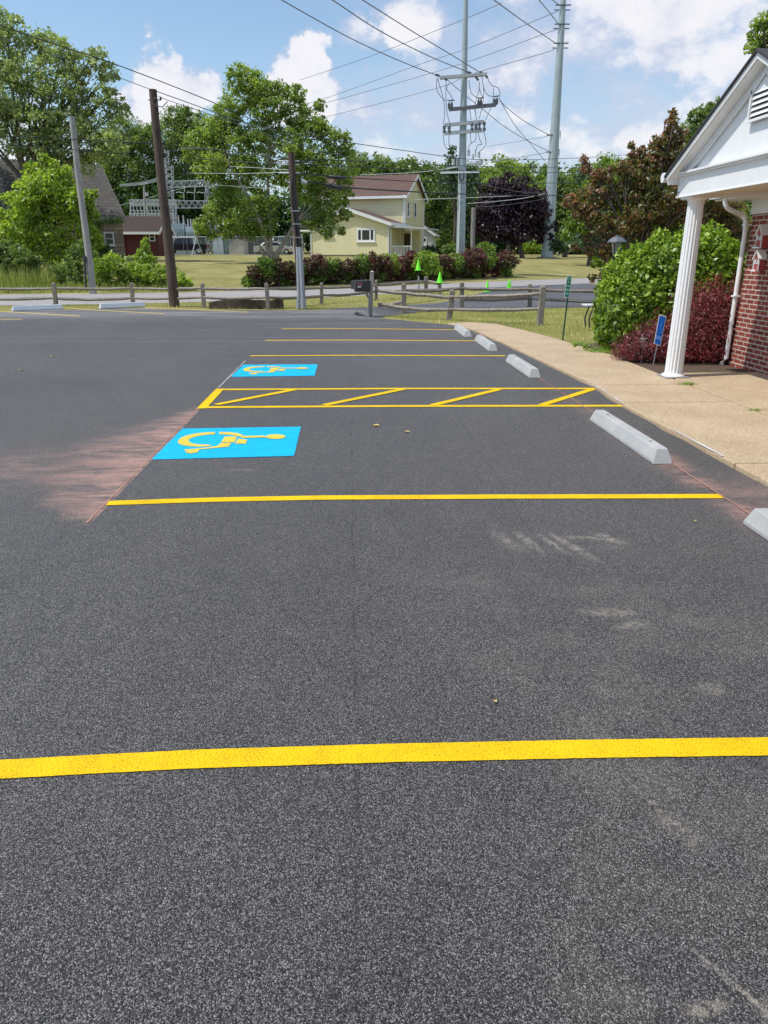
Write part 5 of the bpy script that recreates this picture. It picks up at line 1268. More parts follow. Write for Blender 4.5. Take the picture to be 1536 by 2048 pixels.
# ---- substation
g3 = 'steelwork and equipment of the substation'
def lattice(m, a, b, w, n, r=.05, up=Z):
    a, b = Vector(a), Vector(b); d = (b-a).normalized(); s = d.cross(FW).normalized() if abs(d.z) > .8 else Z; e = d.cross(s).normalized()
    cs = [(s*i+e*j)*w/2 for i, j in ((-1, -1), (1, -1), (1, 1), (-1, 1))]
    for c in cs: m.beam(a+c, b+c, r*1.3)
    for k in range(n):
        for i in range(4):
            c0, c1 = cs[i], cs[(i+1) % 4]
            if k % 2: c0, c1 = c1, c0
            m.beam(a+(b-a)*(k/n)+c0, a+(b-a)*((k+1)/n)+c1, r)
def GG(px, py, D): return at(px, py, D)
gan = thing('lattice_gantry', 'tall white steel lattice gantry with two beams behind the brown pole', 'gantry', G(340, 108), g3)
for (xa, ya, xb, yb_, n, w, nm) in ((341, 498, 338, 330, 26, .9, 'column'), (425, 498, 422, 366, 18, 1.1, 'column'), (338, 369, 424, 366, 14, .75, 'beam'), (338, 409, 424, 409, 14, .9, 'beam')):
    m = MB(); lattice(m, GG(xa, ya, 108), GG(xb, yb_, 108), w, n, .055); m.build(nm, 'lattice_steel', gan)
m = MB(); lattice(m, GG(334, 330, 108), GG(333, 300, 108), .5, 6, .04); m.build('mast', 'lattice_steel', gan)
m = MB()
for x in (369, 390, 411):
    m.tube([GG(x, 372, 107), GG(x, 384, 107), GG(x-3, 386, 107), GG(x-14, 384, 107), GG(x-17, 386, 107)], .055, 5); m.tube([GG(x-1, 386, 107), GG(x-1, 403, 107)], .04, 5)
build_each(m, 'disconnect_switch', 'lattice_steel', gan)
bus = thing('bus_structure', 'low white lattice bus structure left of the brown pole', 'bus structure', G(300, 104), g3)
m = MB()
for x in (261, 293, 330, 352):
    for dd in (0, 6): m.beam(GG(x, 500, 104+dd), GG(x, 404, 104+dd), .16)
build_each(m, 'post', 'lattice_steel', bus)
for (y, w) in ((405, .8), (432, .8)):
    m = MB(); lattice(m, GG(260, y, 104), GG(353, y, 104), w*.7, 22, .05); build_each(m, 'beam', 'lattice_steel', bus)
    m = MB(); lattice(m, GG(260, y-1, 110), GG(353, y-1, 110), w*.7, 22, .05); build_each(m, 'beam', 'lattice_steel', bus)
m = MB()
for y in (412, 421, 427):
    m.beam(GG(262, y, 106), GG(350, y, 106), .09)
for k in range(12):
    x = 266+k*7; m.beam(GG(x, 405, 105), GG(x+1.5, 421, 105), .10); m.beam(GG(x+3, 421, 106), GG(x+3, 432, 106), .16)
build_each(m, 'insulator_row', 'lattice_steel', bus)
for i, (x0, x1, y0_, lb) in enumerate(((346, 374, 447, 'large grey transformer tank right of the brown pole'), (376, 392, 454, 'smaller grey transformer partly behind the tree'), (322, 333, 452, 'narrow grey equipment cabinet left of the transformer'))):
    q0 = G(x0, 104); q1_ = G(x1, 104); top_ = GG(x0, y0_, 104).z; c = (q0+q1_)/2; wv = (q1_-q0).length
    tr_ = thing('transformer', lb, 'transformer', c, g3)
    m = MB(); m.box(V(c.x, c.y+1, (q0.z+top_)/2), (wv, 2.2, top_-q0.z), rz=-AL); m.build('tank', 'transformer_grey', tr_, bev=.03)
    m = MB()
    for k in range(6): s = -wv/2+wv*(k+.5)/6; m.box(V(c.x, c.y, 0)+RT*s-FW*.22+Z*((q0.z+top_)/2-.1), (.06, .35, (top_-q0.z)*.7), rz=-AL)
    build_each(m, 'radiator', 'transformer_grey', tr_)
    for k in range(3):
        s = -wv*.35+wv*.35*k; p = V(c.x, c.y+1, top_)+RT*s; m = MB(); m.lathe(p, [(.10, 0), (.14, .15), (.09, .2), (.13, .4), (.08, .45), (.12, .65), (.07, .7), (.10, .9), (.05, 1.05)], 10); m.build('bushing', 'lattice_steel', tr_)
sp_ = thing('utility_pole', 'slim pale pole with a small can transformer above the red shed', 'utility pole', G(293, 96))
m = MB(); m.cyl(G(293, 96), GG(288, 367, 96), .17, .12, 10); m.build('pole_shaft', 'pole_grey', sp_, smooth=True)
m = MB(); m.beam(GG(281, 369, 96), GG(296, 366, 96), .14); build_each(m, 'crossarm', 'lattice_steel', sp_)
m = MB(); m.cyl(GG(294, 392, 95.8), GG(293.6, 385, 95.8), .20, n=10); m.build('can_transformer', 'lattice_steel', sp_, smooth=True)
for dy, lb in ((0, 'upper pale wire from the left woods past the slim pole'), (3, 'middle pale wire from the left woods past the slim pole'), (6, 'lower pale wire from the left woods past the slim pole')):
    wire(lb, [(240, 369+dy*.6, 92), (285, 364+dy*.8, 96), (322, 354+dy, 100), (338, 348+dy, 106)], .03, 'cable_bright', grp=g3)
wire('pale wire slanting up from the shed roof to the gantry', [(238, 411, 90), (290, 398, 96), (330, 386, 102), (388, 370, 108)], .028, 'cable_bright', grp=g3)
# chain link fence
m_ = bpy.data.materials.new('chain_link'); m_.use_nodes = True; t = NT(m_.node_tree); o_ = t.add('ShaderNodeTexCoord').outputs['Object']; x_ = t.add('ShaderNodeSeparateXYZ', i={0: o_})
aa = t.math('ABSOLUTE', t.math('SUBTRACT', t.math('FRACT', t.math('MULTIPLY', t.math('ADD', x_.outputs[0], x_.outputs[2]), 9)), .5))
bb_ = t.math('ABSOLUTE', t.math('SUBTRACT', t.math('FRACT', t.math('MULTIPLY', t.math('SUBTRACT', x_.outputs[0], x_.outputs[2]), 9)), .5))
fac = t.math('GREATER_THAN', t.math('MAXIMUM', aa, bb_), .455)
tb2 = t.add('ShaderNodeBsdfTransparent'); mx_ = t.add('ShaderNodeMixShader', i={0: fac, 1: tb2.outputs[0], 2: t.n['Principled BSDF'].outputs[0]})
t.n['Principled BSDF'].inputs['Base Color'].default_value = (.42, .45, .46, 1); t.l.new(mx_.outputs[0], t.n['Material Output'].inputs[0]); MATS['chain_link'] = m_
cf = thing('chain_link_fence', 'grey chain link fence in front of the substation yard', 'fence', G(480, 97))
xs = list(range(318, 630, 24)); pts = [G(x, 97) for x in xs]; hf = 2.1
m = MB()
for p in pts: m.cyl(p-Z*.1, p+Z*hf, .035, n=6)
build_each(m, 'post', 'conduit', cf)
m = MB(); m.tube([p+Z*hf for p in pts], .03, 6); build_each(m, 'top_rail', 'lattice_steel', cf)
m = MB()
for a_, b_ in zip(pts[:-1], pts[1:]): m.poly([a_, b_, b_+Z*hf, a_+Z*hf])
m.build('mesh_fabric', 'chain_link', cf)
sh2 = thing('tan_shed', 'small tan gabled shed behind the chain link fence', 'shed', G(475, 101)); q = G(489, 101); q = V(q.x, q.y, 0); 
m = MB(); m.prism([q+Z*1.4, q-RT*1.95+Z*1.4, q-RT*1.95+Z*2.6, q-RT*.95+Z*3.45, q-RT*.0+Z*3.45, q+Z*1.4], FW*3); m.build('wall', 'tan_shed', sh2)
m = MB(); m.prism([q+RT*.1+Z*3.5-FW*.1, q-RT*.95+Z*3.5-FW*.1, q-RT*2.05+Z*2.6-FW*.1, q-RT*2.05+Z*2.5-FW*.1, q-RT*.95+Z*3.4-FW*.1, q+RT*.1+Z*3.4-FW*.1], FW*3.2); m.build('roof', 'tan_shed', sh2)
for (x0, x1, yt, lb, mt) in ((427, 448, 470, 'pale grey equipment cabinet left of the tan shed', 'transformer_grey'), (450, 472, 471, 'dark green utility box behind the tan shed', 'green_box'), (560, 577, 473, 'dark grey utility box behind the parked sedan', 'green_box')):
    q0, q1_ = G(x0, 104), G(x1, 104); c = (q0+q1_)/2; tz_ = GG(x0, yt, 104).z; r = thing('utility_box', lb, 'utility box', c); m = MB(); wv = (q1_-q0).length
    m.box(V(c.x, c.y+1, (tz_+q0.z)/2), (wv, 1.6, tz_-q0.z), rz=-AL); m.build('cabinet', mt, r, bev=.03)
    m = MB(); m.box(V(c.x, c.y+1, tz_+.04), (wv+.15, 1.75, .08), rz=-AL); m.build('lid', 'lattice_steel', r)
    for sx_ in (-1, 1): m = MB(); m.box(V(c.x, c.y+1, 0)+RT*sx_*wv*.24-FW*.815+Z*((tz_+q0.z)/2), (wv*.42, .03, (tz_-q0.z)*.8), rz=-AL); m.build('door', mt, r)
# gravel drive behind the lawn
sheet('gravel_drive', [tuple(G(x, d)[:2]) for x, d in ((260, 88), (330, 88.5), (460, 89), (600, 90), (622, 90), (622, 96), (460, 95.5), (300, 95), (240, 94))], 0, 'road_asphalt', kind='structure', label='pale gravel drive beyond the lawn')
o = bpy.data.objects['gravel_drive']
for v in o.data.vertices: v.co.z = tzf(v.co.x, v.co.y)+.02
# swing set
ss = thing('swing_set', 'grey metal A frame swing set on the far side of the lawn', 'swing set', G(360, 82))
m = MB(); a_, b_ = G(327, 82), G(395, 82); top_ = GG(327, 475, 82).z
m.tube([V(a_.x, a_.y, top_), V(b_.x, b_.y, top_)], .045, 8); m.build('top_bar', 'conduit', ss)
for p in (a_, b_):
    for s in (-1, 1): m = MB(); m.tube([V(p.x, p.y, top_), V(p.x, p.y, p.z-.1)+RT*s*.42+FW*s*.9], .042, 7); m.build('leg', 'lattice_steel', ss)
    m = MB(); m.tube([V(p.x, p.y, p.z+.45)+RT*.32+FW*.68, V(p.x, p.y, p.z+.45)-RT*.32-FW*.68], .03, 6); m.build('brace', 'lattice_steel', ss)
for x in (345, 372):
    p = G(x, 82); m = MB()
    for s in (-.2, .2): m.tube([V(p.x, p.y, top_)+RT*s, V(p.x, p.y, p.z+.5)+RT*s], .012, 4)
    sw_ = build_each(m, 'chain', 'conduit', ss); m = MB(); m.box(V(p.x, p.y, p.z+.5), (.45, .16, .03), rz=-AL); m.build('swing_seat', 'black_plastic', ss)

# ---- vehicles
def vehicle(name, label, cat, c, phi, W_, lower, cabin, glass, wheels, bodymat, wr=.33, extra=None):
    root = thing(name, label, cat, c); u = cdir(phi); b = Vector((-u.y, u.x, 0)); c = Vector(c)
    def pt_(x, d, z): return c+u*x+b*d+Z*z
    m = MB(); m.prism([pt_(x, -W_/2, z) for x, z in lower], b*W_); m.build('body', bodymat, root, bev=.05)
    if cabin:
        m = MB(); vs = [pt_(x, -W_/2+.08 if z < cabin[1] else -W_/2+.22, z) for x, z in cabin[0]]+[pt_(x, W_/2-.08 if z < cabin[1] else W_/2-.22, z) for x, z in cabin[0]]
        n = len(cabin[0]); m.add(vs, [tuple(range(n)), tuple(range(2*n-1, n-1, -1))]+[(i, (i+1) % n, (i+1) % n+n, i+n) for i in range(n)]); m.build('cabin', bodymat, root, bev=.04)
    for poly in glass:
        for s in (-1, 1):
            def inset(z): k = (z-poly[0][1])/max(.01, max(q[1] for q in poly)-poly[0][1]); return W_/2-.075-.11*k
            m = MB(); m.prism([pt_(x, s*inset(z), z) for x, z in poly], b*s*.012); m.build('window', 'glass_dark', root)
    for x in wheels:
        for s in (-1, 1):
            p = pt_(x, s*(W_/2-.09), wr); m = MB(); m.tube([p-b*.1, p+b*.1], wr, 20); w_ = m.build('wheel', 'tyre', root, smooth=True)
            m = MB(); m.tube([p-b*.108, p+b*.108], wr*.58, 16); m.build('rim', 'rim', w_, smooth=True)
    return root, pt_, b, u
c = G(552, 91); c.z = tzf(c.x, c.y)+.03
lower = [(-2.42, .30), (-2.46, .72), (-2.40, .92), (-1.55, .98), (.85, .95), (2.15, .80), (2.36, .62), (2.38, .30)]
cab = ([(-1.75, .95), (-1.15, 1.40), (.0, 1.43), (.42, 1.40), (1.15, .93)], 1.2)
car, pt_, b, u = vehicle('parked_car', 'beige sedan parked behind the forked tree', 'car', c, 4, 1.78, lower, cab, [[(-1.45, 1.0), (-1.05, 1.34), (-.42, 1.37), (-.42, 1.0)], [(-.36, 1.0), (-.36, 1.37), (.35, 1.34), (.88, 1.0)]], (-1.45, 1.42), 'car_beige')
for s in (-1, 1): m = MB(); m.box(pt_(-2.42, s*.68, .78), (.10, .36, .16), rz=math.atan2(u.y, u.x)); m.build('taillight', 'tail_red', car)
m = MB(); m.prism([pt_(-1.70, -.70, 1.0), pt_(-1.70, .70, 1.0), pt_(-1.20, .6, 1.36), pt_(-1.20, -.6, 1.36)], -u*.02+Z*.015); m.build('rear_window', 'glass_dark', car)
m = MB(); m.box(pt_(-2.47, 0, .45), (.08, 1.7, .14), rz=math.atan2(u.y, u.x)); m.box(pt_(2.38, 0, .45), (.08, 1.7, .14), rz=math.atan2(u.y, u.x)); build_each(m, 'bumper', 'car_beige', car, bev=.02)
c = G(372, 92); c.z = tzf(c.x, c.y)+.03
lower = [(-2.65, .45), (-2.68, .95), (-2.55, 1.12), (-1.45, 1.18), (2.65, 1.16), (2.68, .50), (2.3, .45)]
cab = ([(-1.40, 1.15), (-.85, 1.80), (.45, 1.84), (.75, 1.80), (.85, 1.15)], 1.4)
pk_, pt_, b, u = vehicle('pickup_truck', 'black pickup truck parked by the substation behind the swing set', 'pickup', c, -3, 1.95, lower, cab, [[(-1.15, 1.2), (-.75, 1.72), (-.15, 1.75), (-.15, 1.2)], [(-.08, 1.2), (-.08, 1.75), (.55, 1.73), (.66, 1.2)]], (-1.75, 1.75), 'car_black', wr=.42)
m = MB(); m.box(pt_(2.70, 0, .55), (.10, 1.9, .16), rz=math.atan2(u.y, u.x)); build_each(m, 'bumper', 'rim', pk_)
for s in (-1, 1): m = MB(); m.box(pt_(2.67, s*.86, .95), (.06, .16, .3), rz=math.atan2(u.y, u.x)); m.build('taillight', 'tail_red', pk_)

# ---------------------------------------------------------------- trees
tree('tall_tree', 'tall loose crowned tree at the left edge, sky showing through', 'tree', G(52, 56), 56,
     [(15, 68, 42), (75, 92, 42), (122, 108, 36), (55, 150, 40), (105, 175, 42), (160, 140, 30), (195, 118, 24), (216, 148, 24), (160, 195, 34), (212, 195, 30), (238, 222, 20), (15, 215, 42),
      (70, 235, 46), (130, 250, 46), (190, 250, 40), (-45, 130, 80), (-50, 225, 80), (40, 285, 46), (100, 300, 50), (165, 305, 46), (222, 290, 36), (-110, 200, 90), (110, 335, 30)],
     'leaf_tall', leaf=.23, lai=2.6, tr=.34, fork=.35, sub=.30, spread=.42, aspect=.6, up=.1)
tree('leafy_tree', 'rounded green tree behind the stone house roof', 'tree', G(255, 122), 122, [(255, 262, 36), (225, 290, 34), (285, 285, 40), (250, 325, 45), (210, 340, 40), (290, 335, 40), (240, 375, 45), (190, 370, 38), (150, 360, 40), (285, 385, 30), (255, 410, 34), (300, 420, 34)], 'leaf_wood', leaf=.34, lai=4.0, tr=.3)
tree('leafy_tree', 'green tree standing just right of the tall brown pole', 'tree', G(365, 122), 122, [(350, 238, 30), (385, 245, 30), (330, 275, 36), (375, 285, 42), (420, 270, 36), (345, 325, 44), (400, 330, 44), (325, 365, 30), (440, 320, 36), (380, 360, 30), (335, 400, 30), (370, 430, 34), (415, 400, 34), (450, 390, 34)], 'leaf_wood', leaf=.34, lai=4.0, tr=.3)
ct = tgnd(548, 528); DT = ct.dot(FW)
Dk = DT
tree('forked_tree', 'large spreading maple with forked trunk on the lawn left of the yellow house', 'tree', ct, DT,
     [(478, 152, 28), (512, 170, 30), (480, 195, 34), (555, 182, 24), (538, 215, 36), (592, 192, 22), (600, 232, 34), (640, 212, 13), (632, 255, 28), (668, 280, 28), (692, 305, 20), (455, 232, 30), (425, 262, 34), (395, 300, 34),
      (465, 280, 42), (530, 275, 42), (590, 290, 40), (645, 325, 38), (688, 345, 26), (430, 335, 42), (500, 340, 45), (565, 350, 42), (625, 380, 38), (675, 392, 30), (455, 395, 38),
      (520, 410, 36), (432, 425, 28), (475, 440, 34), (655, 430, 28), (690, 430, 14), (628, 448, 22), (655, 466, 15), (682, 462, 11), (404, 452, 20), (425, 470, 14), (530, 452, 26), (500, 468, 20), (455, 465, 18), (612, 345, 34)],
     'leaf_maple', leaf=.19, lai=4.4, bark='bark_pale', tr=.30, sub=.28, spread=.42, twigs=3,
     trunks=[(ct, at(536, 500, Dk), .30), (at(541, 512, Dk), at(541, 420, Dk+.3), .17), (at(537, 505, Dk), at(520, 440, Dk-.5), .13), (at(552, 512, Dk), at(596, 440, Dk+.4), .17), (at(520, 440, Dk-.5), at(458, 330, Dk-.8), .13), (at(536, 430, Dk), at(540, 300, Dk), .13), (at(528, 508, Dk), at(518, 488, Dk-.3), .09)])
tree('leafy_tree', 'mid green tree showing above the wires right of the forked tree', 'tree', G(735, 112), 112, [(712, 325, 26), (738, 345, 28), (765, 335, 28), (720, 370, 35), (755, 375, 35), (790, 345, 26)], 'leaf_wood', leaf=.42, lai=3.2, tr=.3)
tree('leafy_tree', 'green tree behind the yellow house chimney end', 'tree', G(825, 108), 108, [(820, 335, 26), (845, 345, 26), (868, 350, 24), (860, 385, 36), (885, 400, 36), (865, 430, 34), (895, 440, 34), (880, 470, 30), (820, 365, 30)], 'leaf_wood', leaf=.42, lai=3.6, tr=.3)
tree('conifer', 'thin airy conifer behind the left monopole crossarms', 'tree', G(905, 96), 96, [(905, 300, 10), (902, 318, 15), (912, 335, 20), (893, 350, 22), (925, 350, 22), (905, 375, 30), (930, 390, 30), (950, 345, 12), (945, 370, 20)], 'leaf_conifer', leaf=.4, lai=2.2, tr=.22, twigs=4)
tree('leafy_tree', 'bright round topped tree rising behind the dark purple tree', 'tree', G(1015, 104), 104, [(1015, 342, 28), (990, 355, 26), (1042, 355, 26), (1015, 380, 40), (975, 385, 30), (1060, 385, 30)], 'leaf_maple', leaf=.40, lai=3.6, tr=.3)
tree('purple_tree', 'dense dark purple leaved tree between the two monopoles', 'tree', G(1045, 84), 84, [(1010, 378, 32), (1042, 385, 34), (985, 400, 32), (1065, 405, 30), (965, 430, 28), (1000, 420, 40), (1045, 425, 42), (1085, 425, 22), (960, 460, 22), (990, 458, 32), (1030, 460, 36), (1070, 460, 32), (1098, 450, 18), (1095, 475, 14)], 'leaf_purple', leaf=.34, lai=5.5, tr=.28, fork=.25)
tree('leafy_tree', 'green tree seen between the right monopole and the copper tree', 'tree', G(1130, 92), 92, [(1095, 375, 20), (1115, 360, 18), (1130, 385, 30), (1160, 370, 30), (1125, 425, 36), (1165, 420, 40), (1125, 465, 30), (1160, 465, 34), (1195, 400, 34)], 'leaf_wood', leaf=.36, lai=4, tr=.28)
tree('conifer', 'bluish pine behind the copper tree at right', 'tree', G(1180, 70), 70, [(1165, 345, 16), (1180, 360, 24), (1205, 370, 26), (1190, 400, 34), (1220, 420, 34), (1180, 440, 34), (1150, 480, 24), (1190, 490, 26)], 'leaf_conifer', leaf=.3, lai=3.4, tr=.22)
tree('green_tree', 'fresh green tree behind the copper leaved tree', 'tree', G(1290, 42), 42, [(1215, 330, 26), (1235, 350, 32), (1270, 340, 30), (1255, 390, 42), (1310, 370, 45), (1350, 330, 40), (1390, 300, 36), (1330, 430, 50), (1400, 400, 50), (1260, 450, 45), (1440, 450, 50), (1370, 490, 50), (1290, 500, 45)], 'leaf_plumgreen', leaf=.17, lai=3.6, tr=.2)
tree('green_tree', 'dark green tree top against the porch roof edge', 'tree', G(1420, 34), 34, [(1400, 232, 22), (1430, 222, 24), (1385, 262, 28), (1425, 262, 34), (1470, 260, 40), (1430, 320, 50), (1480, 350, 50)], 'leaf_wood', leaf=.14, lai=4.4, tr=.16)
tree('green_tree', 'branch tips of a green tree above the porch roof peak', 'tree', G(1560, 22), 22, [(1528, 42, 18), (1515, 70, 18), (1500, 95, 13), (1535, 95, 26), (1550, 50, 40), (1580, 120, 60), (1600, 60, 60), (1640, 150, 80)], 'leaf_maple', leaf=.13, lai=2.8, tr=.16)
pb = G(1262, 20.0)
tree('copper_tree', 'copper and green leaved plum tree with long upright shoots at right', 'tree', pb, 20.0,
     [(1345, 228, 9), (1343, 248, 13), (1350, 272, 22), (1322, 285, 18), (1300, 312, 24), (1262, 292, 8), (1272, 312, 15), (1168, 318, 8), (1172, 338, 12), (1190, 352, 14), (1215, 352, 17), (1252, 335, 18), (1290, 350, 34), (1345, 325, 38), (1392, 345, 36), (1235, 392, 32), (1180, 398, 30),
      (1140, 402, 16), (1160, 425, 20), (1200, 440, 28), (1290, 410, 40), (1360, 400, 42), (1420, 400, 40), (1250, 455, 32), (1310, 465, 36), (1175, 475, 10), (1215, 495, 22), (1150, 495, 9), (1180, 500, 12), (1250, 525, 18), (1212, 548, 14), (1185, 556, 9), (1222, 565, 10), (1250, 560, 13), (1395, 460, 42), (1455, 440, 40), (1500, 470, 36), (1450, 500, 36)],
     'leaf_plum', leaf=.11, lai=5.4, tr=.10, fork=.2, sub=.26, spread=.45, aspect=.48, up=.1, zr=1.0)
add_crown(bpy.data.objects['copper_tree'], 20.6, [(1350, 290, 22), (1305, 335, 26), (1150, 445, 22), (1135, 470, 14), (1200, 520, 20), (1210, 400, 26), (1165, 415, 22), (1345, 350, 36), (1400, 360, 40), (1245, 375, 28), (1190, 372, 22), (1290, 400, 40), (1360, 430, 46), (1430, 420, 46), (1220, 430, 30), (1180, 440, 26), (1300, 465, 44), (1390, 490, 46), (1240, 490, 32), (1465, 480, 44), (1260, 540, 20), (1330, 520, 40)], 'leaf_plumgreen', .11, 4.2)
tree('bright_tree', 'bright yellow green young tree in front of the stone house', 'tree', G(95, 44), 44, [(85, 316, 10), (62, 332, 13), (105, 328, 12), (132, 342, 14), (186, 388, 11), (192, 432, 10), (24, 398, 16), (10, 432, 18), (22, 462, 24), (190, 482, 18), (40, 522, 24), (130, 530, 24), (85, 345, 18), (110, 352, 22), (62, 358, 20), (50, 382, 22), (95, 375, 36), (138, 380, 26), (165, 400, 22), (178, 420, 16), (60, 415, 34), (115, 420, 36), (155, 440, 26), (175, 465, 22), (35, 425, 20), (60, 455, 32), (110, 465, 36), (95, 505, 34), (145, 500, 28), (50, 490, 24), (175, 500, 18), (75, 400, 36), (140, 410, 34)], 'leaf_bright', leaf=.21, lai=4.6, tr=.14, aspect=.5, droop=.3)
def bush(name, label, base, D, bl, mat, leaf, lai=4, cat='shrub', group=None, aspect=.55, up=.35, droop=0, sub=.26, spread=.45, zr=.9, stems=True):
    return tree(name, label, cat, base, D, bl, mat, leaf=leaf*.85, lai=lai*1.15, tr=.03, fork=.3, sub=sub, spread=spread, zr=zr, twigs=2, group=group, aspect=aspect, up=up, droop=droop)
bush('shrub', 'dark vine covered mass at the far left below the tan gable', G(10, 46), 46, [(0, 460, 34), (30, 470, 30), (-30, 440, 40), (15, 490, 26), (-20, 500, 40)], 'leaf_dark', .18)
bush('shrub', 'broad leaved green bush at the lower left by the road', G(20, 37), 37, [(10, 512, 30), (45, 520, 28), (-15, 525, 30), (30, 545, 26), (-20, 555, 25), (65, 545, 20), (20, 495, 22), (75, 525, 16), (10, 565, 14)], 'leaf_wood', .16)
bush('shrub', 'green bush just left of the pale leaning pole', G(140, 37), 37, [(120, 545, 22), (150, 530, 24), (155, 555, 22), (125, 568, 10), (150, 505, 18), (165, 490, 14), (190, 540, 16), (185, 515, 16), (160, 570, 10)], 'leaf_wood', .14)
bush('bramble', 'bright bramble thicket between the pale pole and the brown pole', G(270, 36), 36, [(205, 535, 24), (235, 530, 26), (262, 545, 24), (215, 560, 20), (245, 562, 18), (285, 550, 26), (310, 560, 22), (330, 545, 24), (352, 558, 22), (375, 566, 14), (285, 568, 14), (188, 560, 16), (345, 570, 12)], 'leaf_bright', .13)
bush('shrub', 'pointed young shrub standing above the bramble thicket', G(290, 38), 38, [(291, 478, 6), (290, 490, 10), (288, 505, 15), (298, 520, 18), (280, 522, 18), (290, 540, 22)], 'leaf_bright', .14)
bush('vine', 'vine hanging along the eave of the stone house', G(225, 57.5), 57.5, [(238, 441, 8), (225, 442, 8), (212, 443, 8), (200, 446, 10), (190, 455, 14), (180, 470, 18), (200, 492, 14), (215, 500, 12), (195, 510, 16)], 'leaf_wood', .16, cat='vine')
# tall weeds
def blades(name, pts, hmin, hmax, w, mat, label, cat=None, kind='stuff', lean=.25):
    n = len(pts); pts = np.asarray(pts); h = hmin+(hmax-hmin)*RNG.random(n); a = RNG.random(n)*2*math.pi
    d = np.stack([np.cos(a), np.sin(a), np.zeros(n)], 1); ln = RNG.normal(size=(n, 3))*lean; ln[:, 2] = 0
    p0 = pts-d*w/2; p1 = pts+d*w/2; tp_ = pts+ln*h[:, None]+np.stack([0*h, 0*h, h], 1)
    Vv = np.stack([p0, p1, tp_], 1).reshape(-1, 3).astype(np.float32)
    me = bpy.data.meshes.new(name); me.vertices.add(3*n); me.vertices.foreach_set('co', Vv.ravel()); me.loops.add(3*n); me.loops.foreach_set('vertex_index', np.arange(3*n, dtype=np.int32))
    me.polygons.add(n); me.polygons.foreach_set('loop_start', np.arange(0, 3*n, 3, dtype=np.int32)); me.update(calc_edges=True); me.materials.append(MATS[mat])
    o = bpy.data.objects.new(name, me); COL.objects.link(o); return tag(o, label, cat, None, kind)
def scat(poly, n, z=None):
    P_ = np.array(poly); lo, hi = P_.min(0), P_.max(0); out = []
    q = lo+(hi-lo)*RNG.random((n*3, 2)); ins = np.zeros(len(q), bool); j = len(P_)-1
    for i in range(len(P_)):
        xi, yi = P_[i]; xj, yj = P_[j]; c = ((yi > q[:, 1]) != (yj > q[:, 1])) & (q[:, 0] < (xj-xi)*(q[:, 1]-yi)/(yj-yi+1e-12)+xi); ins ^= c; j = i
    q = q[ins][:n]; zz = tz(q[:, 0], q[:, 1])-.014 if z is None else np.full(len(q), z); return np.column_stack([q, zz])
def roadside(x0, x1, d0, d1): return [tuple(G(x0, d0)[:2]), tuple(G(x1, d0)[:2]), tuple(G(x1, d1)[:2]), tuple(G(x0, d1)[:2])]
W1 = [(-32, 30.6), (-15.1, 34.0), (-8, 35.4), (-8, 37.2), (-15, 36.6), (-32, 34)]
blades('weeds', scat(W1, 9000), .10, .42, .03, 'weed_blade', 'uncut weeds along the far edge of the road at left', 'grass')
blades('weeds', scat([(-24, 34), (-14, 36), (-14, 39), (-24, 39)], 7000), .4, 1.15, .035, 'weed_blade', 'tall yellow green weeds before the bright tree', 'grass')
V1 = [(-40, 18.7), (-20, 21.2), (-13, 23.0), (-10.6, 23.9), (-8.4, 24.6), (-6.5, 24.9), (-4.7, 24.0), (-1.5, 23.7), (-.9, 23.9), (-.3, 24.7), (1.4, 25.4), (3.0, 27.2), (4.8, 31.2), (6.3, 36.4), (7.0, 39.0), (0, 31.2), (-6.3, 27.3), (-12, 25.9), (-30, 22.3), (-40, 20.4)]
blades('verge_grass', scat(V1, 26000), .03, .12, .014, 'grass_blade', 'short dry grass in the verge under the fence', 'grass')
V2 = [(.75, 21.4), (1.1, 20.3), (1.8, 19.3), (2.5, 18.6), (3.0, 18.85), (3.75, 18.3), (3.95, 16.8), (4.25, 14.8), (4.45, 12.6), (4.8, 12.6), (5.0, 15.2), (6.6, 16.7), (9, 15), (14, 17), (20, 24.4), (9, 24.2), (4.6, 23.8), (2.3, 22.6), (1.3, 21.2)]
blades('lawn_grass', scat(V2, 42000), .02, .085, .011, 'grass_blade', 'short yellowing grass between the front fence and the sidewalk', 'grass')
bush('weed_clump', 'low green weeds at the sidewalk edge under the clipped shrub', gnd(1205, 705), gnd(1205, 705).dot(FW), [(1190, 700, 7), (1205, 706, 7), (1222, 712, 6), (1170, 695, 5), (1150, 690, 4), (1210, 692, 10), (1235, 708, 6)], 'leaf_bright', .05, cat='weeds')
def tuft(px, py, n, sx, sy, h, label):
    g_ = gnd(px, py, .036); q = np.column_stack([g_.x+RNG.normal(size=n)*sx, g_.y+RNG.normal(size=n)*sy, np.full(n, .036)])
    o = blades('weed_tuft', q, h*.3, h, .006, 'weed_tuft', label, 'weeds', 'stuff', lean=.9)
foliage('weed_tuft', [(.1, (.05, .09, .012)), (.5, (.11, .18, .02)), (.9, (.22, .30, .05))], trans=.3)
tuft(1376, 769, 260, .055, .03, .045, 'small green weed growing in the joint of the sidewalk')
tuft(1512, 821, 120, .04, .02, .03, 'tiny weed in the sidewalk joint by the right edge')
for (x, y, n_, sx_, lb) in ((1160, 690, 300, .10, 'weeds where the lawn meets the sidewalk beside the small green sign'), (1200, 703, 500, .14, 'weeds spilling over the sidewalk edge under the clipped shrub'), (1232, 708, 300, .09, 'weeds between the clipped shrub and the red maple')): tuft(x, y, n_, sx_, .10, .09, lb)
